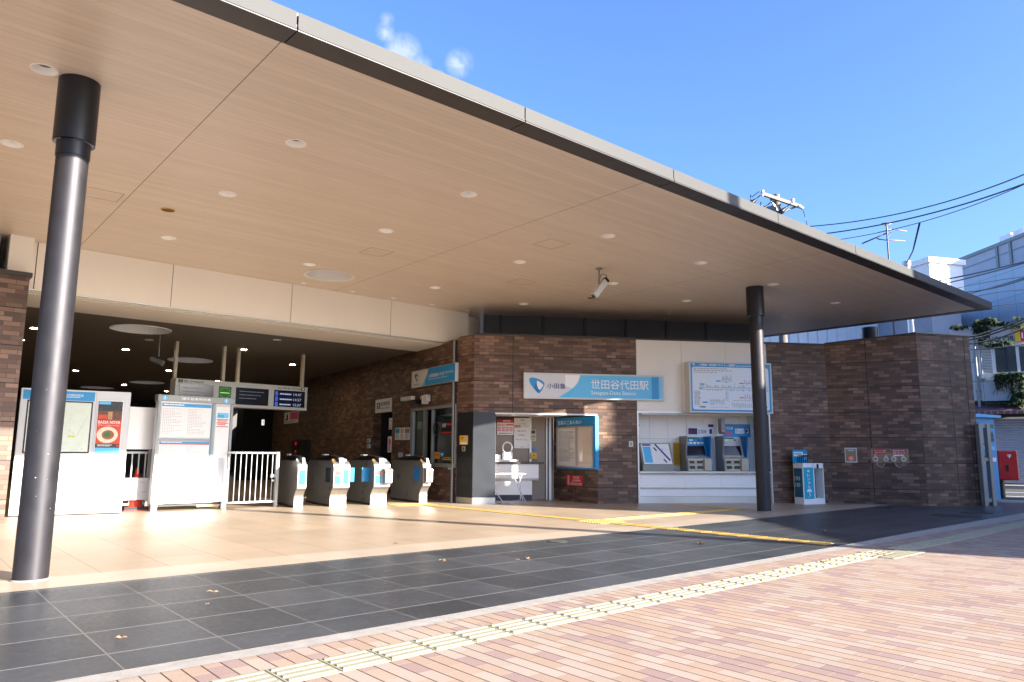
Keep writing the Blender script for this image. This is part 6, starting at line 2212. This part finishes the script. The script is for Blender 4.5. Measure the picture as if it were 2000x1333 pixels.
# stucco block at its right end
pA2 = at_depth(1834, 640, 35.5); pB2 = at_depth(1861, 640, 35.2)
FC2 = Frame(pA2[:2], pB2[:2])
t = Thing('grey_block', 'plain grey rendered block between the ribbed building and the tiled one', 'building', FC2, (FC2.len / 2, 2, 0))
t.part('wall', B(mat('grey_render', S(112, 116, 118), .8, noise=.08, nscale=2)).box(0, FC2.len, 0, 8, 0, FC2.uz(1845, 565)[1]))
t.part('conduit', B(M_black).tube([(FC2.uz(1822, 618, -.3)[0], -.3, FC2.uz(1822, 618, -.3)[1]), (FC2.uz(1827, 632, -.3)[0], -.3, FC2.uz(1827, 632, -.3)[1]), (FC2.uz(1829, 648, -.3)[0], -.3, FC2.uz(1829, 648, -.3)[1])], .06, 6))
# sunlit stair head
pA3 = at_depth(1817, 540, 33.5); d3 = np.array([.95, -.2]); d3 = ray((1880, 540)); pB3 = at_depth(1881, 540, 34.0)
FS = Frame(pA3[:2], pB3[:2])
zs0, zs1 = FS.uz(1817, 541)[1], FS.uz(1817, 503)[1]
t = Thing('roof_box', 'bright white sunlit box on the roof behind the canopy edge', 'rooftop room', FS, (FS.len / 2, 2, zs0))
t.part('wall', B(M_white).box(0, FS.len, 0, 5.0, zs0 - 1.4, zs1 - .25))
t.part('roof_cap', B(M_white).box(-.1, FS.len + .12, -.1, 5.1, zs1 - .25, zs1))
t.part('support', B(mat('shade_tinted_metal', S(126, 136, 152), .5, noise=.05)).box(.1, FS.len - .1, .2, 4.9, 0, zs0 - 1.4))  # shade below the box is put into this metal's colour, darker and bluer

# chimney pipe, aerial, utility pole
q = at_depth(1771, 524, 31.0)
t = Thing('roof_pipe', 'grey metal vent pipe with a collar above the canopy edge', 'pipe', WORLD, (q[0], q[1], 0))
t.part('pipe', B(M_alu).cyl((q[0], q[1], 0), (q[0], q[1], q[2] + .1), .13)); t.part('collar', B(M_alu).cyl((q[0], q[1], q[2] + .08), (q[0], q[1], q[2] + .28), .17))
q = at_depth(1728, 520, 33.0)
P0 = lambda px, py, d=33.0: at_depth(px, py, d)
t = Thing('tv_aerial', 'thin roof television aerial on a mast above the canopy', 'aerial', WORLD, (q[0], q[1], 0))
top = P0(1731, 437)
t.part('mast', B(M_pillar).cyl((top[0], top[1], 0), (top[0], top[1], top[2]), .035, n=8))
bb = B(M_pillar); bb.tube([P0(1684, 476), P0(1748, 449)], .03, 6); bb.tube([P0(1712, 466), P0(1730, 470), P0(1743, 451)], .02, 6)
t.part('boom', bb)
bb = B(mat('aerial_element', S(150, 116, 120), .5))
for (a_, c_) in (((1714, 455), (1742, 448)), ((1722, 437), (1760, 432)), ((1715, 468), (1768, 471)), ((1741, 448), (1771, 452)), ((1728, 441), (1741, 437))):
    bb.tube([P0(*a_), P0(*c_)], .02, 6)
t.part('elements', bb)

UP = 26.0
q = at_depth(1518, 420, UP)
t = Thing('utility_pole', 'grey concrete utility pole top with a crossarm above the roof', 'utility pole', WORLD, (q[0], q[1], 0))
zt_ = at_depth(1516, 379, UP)[2]
M_pole = mat('pole_concrete', S(104, 98, 92), .8, noise=.08)
t.part('pole', B(M_pole).cyl((q[0], q[1], 0), (q[0], q[1], zt_), .16, .12, 16))
PU = lambda px, py, d=UP: Vector(at_depth(px, py, d))
def bar(b, p, c, w):
    d = (c - p).normalized(); s = d.cross(Vector((0, 0, 1))).normalized(); u = s.cross(d)
    return b.hexa([p + s * w + u * w, p - s * w + u * w, p - s * w - u * w, p + s * w - u * w], [c + s * w + u * w, c - s * w + u * w, c - s * w - u * w, c + s * w - u * w])
bb = B(mat('galvanised_arm', S(132, 122, 110), .6, metal=.1)); bar(bb, PU(1489, 379, UP - .25), PU(1563, 404, UP - .25), .055)
arm = t.part('crossarm', bb)
bb = B(M_frame); bar(bb, PU(1505, 388, UP - .2), PU(1524, 425, UP - .2), .03); bar(bb, PU(1560, 402, UP - .2), PU(1528, 415, UP - .2), .03)
t.part('brace', bb)
bb = B(M_whitegloss); bb.cyl(PU(1489, 372, UP - .25), PU(1489, 384, UP - .25), .06); bb.cyl(PU(1548, 389, UP - .25), PU(1548, 397, UP - .25), .07); bb.cyl(PU(1560, 403, UP - .3), PU(1568, 408, UP - .3), .06)
t.part('insulator', bb)
for k, (px, py) in enumerate(((1470, 395), (1490, 409), (1528, 412))):
    bb = B(M_black).cyl(PU(px - 11, py + 10, UP - .3), PU(px - 1, py + 1, UP - .3), .03, .10, 10).cyl(PU(px - 1, py + 1, UP - .3), PU(px + 9, py - 7, UP - .3), .09, .03, 10).tube([PU(px + 8, py - 7, UP - .3), PU(px + 20, py - 18, UP - .3)], .02, 6).tube([PU(px - 3, py + 2, UP - .3), PU(px - 4, py - 14, UP - .3)], .02, 6)
    t.part('cutout', bb)
t.part('transformer', B(M_frame).box(PU(1507, 410, UP + .1)[0] - .2, PU(1507, 410, UP + .1)[0] + .12, q[1] - .1, q[1] + .3, PU(1507, 428)[2], PU(1507, 404)[2]))
t.part('drop_wire', B(M_black).tube([PU(1568, 410, UP - .3), PU(1574, 430, UP - .3), PU(1580, 458, UP - .3)], .012, 5)); t.part('drop_wire', B(M_black).tube([PU(1468, 386, UP - .3), PU(1480, 376, UP - .3), PU(1489, 373, UP - .3)], .014, 5))

# overhead wires: each its own thing, running from beyond the roof toward the right
wires = [([(1540, 445), (1700, 428), (1830, 400), (2010, 337)], 24, 14, .02, 'uppermost overhead cable crossing the sky to the right'),
         ([(1540, 464), (1720, 440), (1850, 408), (2010, 356)], 24, 14, .024, 'second overhead cable, just below the uppermost one'),
         ([(1590, 475), (1700, 457), (1795, 436), (1900, 402), (2010, 356)], 24, 14, .014, 'third overhead cable with a knot above the aerial'),
         ([(1797, 555), (1880, 540), (1960, 521), (2010, 509)], 26, 17, .03, 'thick twin cable across the roof box'),
         ([(1840, 555), (1900, 543), (1965, 522), (2010, 512)], 26, 17, .03, 'thick cable just under the twin cable'),
         ([(1858, 572), (1900, 570), (1960, 558), (2010, 542)], 26, 17, .028, 'dark cable meeting a splice before the tiled building'),
         ([(1870, 580), (1920, 568), (1965, 553), (2010, 540)], 26, 17, .026, 'dark spliced cable crossing the tiled building'),
         ([(1850, 568), (1920, 553), (2010, 540)], 28, 19, .014, 'thin wire over the tiled building, below the parapet'),
         ([(1880, 586), (1940, 573), (2010, 566)], 28, 19, .018, 'thin wire halfway down the tiled building'),
         ([(1900, 607), (1950, 597), (2010, 592)], 28, 19, .02, 'thin wire level with the canopy corner'),
         ([(1700, 508), (1800, 470), (1840, 505), (1900, 500)], 40, 38, .0, ''),
         ([(1885, 660), (1935, 648), (2010, 618)], 26, 22, .04, 'upper heavy cable before the shop ivy'),
         ([(1885, 666), (1940, 652), (2010, 624)], 26, 22, .04, 'middle heavy cable before the shop ivy'),
         ([(1885, 673), (1945, 662), (2010, 637)], 26, 22, .035, 'lower heavy cable before the shop ivy'),
         ([(1890, 684), (1950, 680), (2010, 672)], 26, 22, .02, 'thin wire above the shop window')]
for pts, d0, d1, rad, lab in wires:
    if not lab: continue
    P = []
    xs_ = [p[0] for p in pts]; ys_ = [p[1] for p in pts]
    for k in range(25):
        px = lerp(xs_[0], xs_[-1] + 60, k / 24)
        co = np.polyfit(xs_, ys_, min(2, len(pts) - 1)); py = float(np.polyval(co, px))
        P.append(at_depth(px, py, lerp(d0, d1, k / 24)))
    solo('overhead_cable', lab, 'cable', B(M_black).tube(P, rad * .72, 6), off=tuple(map(float, P[0])), group='overhead cables at the right')
q0, q1 = at_depth(1796, 437, 22), at_depth(1772, 512, 31)
solo('stay_wire', 'twisted drop wire from the knotted cable down to the vent pipe', 'wire', B(M_black).tube([q0, (np.array(q0) + np.array(q1)) / 2 + [0, 0, -.2], q1], .03, 6), off=tuple(map(float, q0)))

# ================================================================== STREET SIDE BEHIND THE VIEWER (casts the long shadows)
sd = np.array(SUN_AZ)
pp = np.array([9.38, 4.44]) + sd * 11.0
t = Thing('lamp_post', 'tall slim lamp post across the plaza whose shadow crosses the paving', 'lamp post', WORLD, (pp[0], pp[1], 0))
t.part('post', B(M_frame).cyl((pp[0], pp[1], 0), (pp[0], pp[1], 9.2), .17, .14, 16)); t.part('lamp_head', B(M_silver).box(pp[0] - .3, pp[0] + .3, pp[1] - .1, pp[1] + .1, 9.2, 9.3))
M_stucco = mat('street_stucco', S(176, 168, 156), .85, noise=.08, nscale=1)
k1 = np.array([9.38, 4.44]) + sd * 12.2
FN = Frame(k1, k1 + np.array([.63, .78]) * 4.7)
t = Thing('low_house', 'low plain rendered house across the plaza beside the lamp post', 'house', FN, (2.3, -2, 0))
hh = 12.2 * math.tan(SUN_EL)
t.part('wall', B(M_stucco).box(0, 4.75, -3.6, 0, 0, hh)); t.part('window', B(M_screen).box(1, 2.2, 0, .03, 1, 2.2)); t.part('window', B(M_screen).box(3, 4.2, 0, .03, 1, 2.2))
k2 = np.array([10.2, 13.9]) + sd * 23.5
FN2 = Frame(k2, k2 + np.array([.63, .78]) * 3)
t = Thing('narrow_house', 'narrow rendered house across the plaza between the low house and the tower', 'house', FN2, (1.2, -2, 0))
hh = 23.5 * math.tan(SUN_EL)
t.part('wall', B(M_stucco).box(0, 2.6, -4.2, 0, 0, hh))
for j in range(2):
    t.part('window', B(M_screen).box(.6, 1.9, 0, .03, 1.2 + j * 3, 2.8 + j * 3))
k3 = np.array([11.4, 15.9]) + sd * 30
FN3 = Frame(k3, k3 + np.array([.63, .78]) * 7.5)
t = Thing('slim_tower', 'slim five storey rendered tower across the plaza behind the houses', 'building', FN3, (3.7, -3, 0))
t.part('wall', B(M_stucco).box(0, 7.6, -5, 0, 0, 17))
for i in range(2):
    for j in range(5):
        t.part('window', B(M_screen).box(1 + i * 3.2, 3 + i * 3.2, 0, .03, 1.2 + j * 3, 2.8 + j * 3))

FN4 = Frame((40, -10), (40 + 9, -10 + 3))
t = Thing('corner_house', 'rendered corner house down the road beyond the right edge shading the shop', 'house', FN4, (4, 4, 0))
t.part('wall', B(M_stucco).box(0, 12, 0, 8, 0, 13.5))
for i in range(3):
    for j in range(3):
        t.part('window', B(M_screen).box(1 + i * 3.6, 3 + i * 3.6, -.03, 0, 1.2 + j * 4, 3 + j * 4))
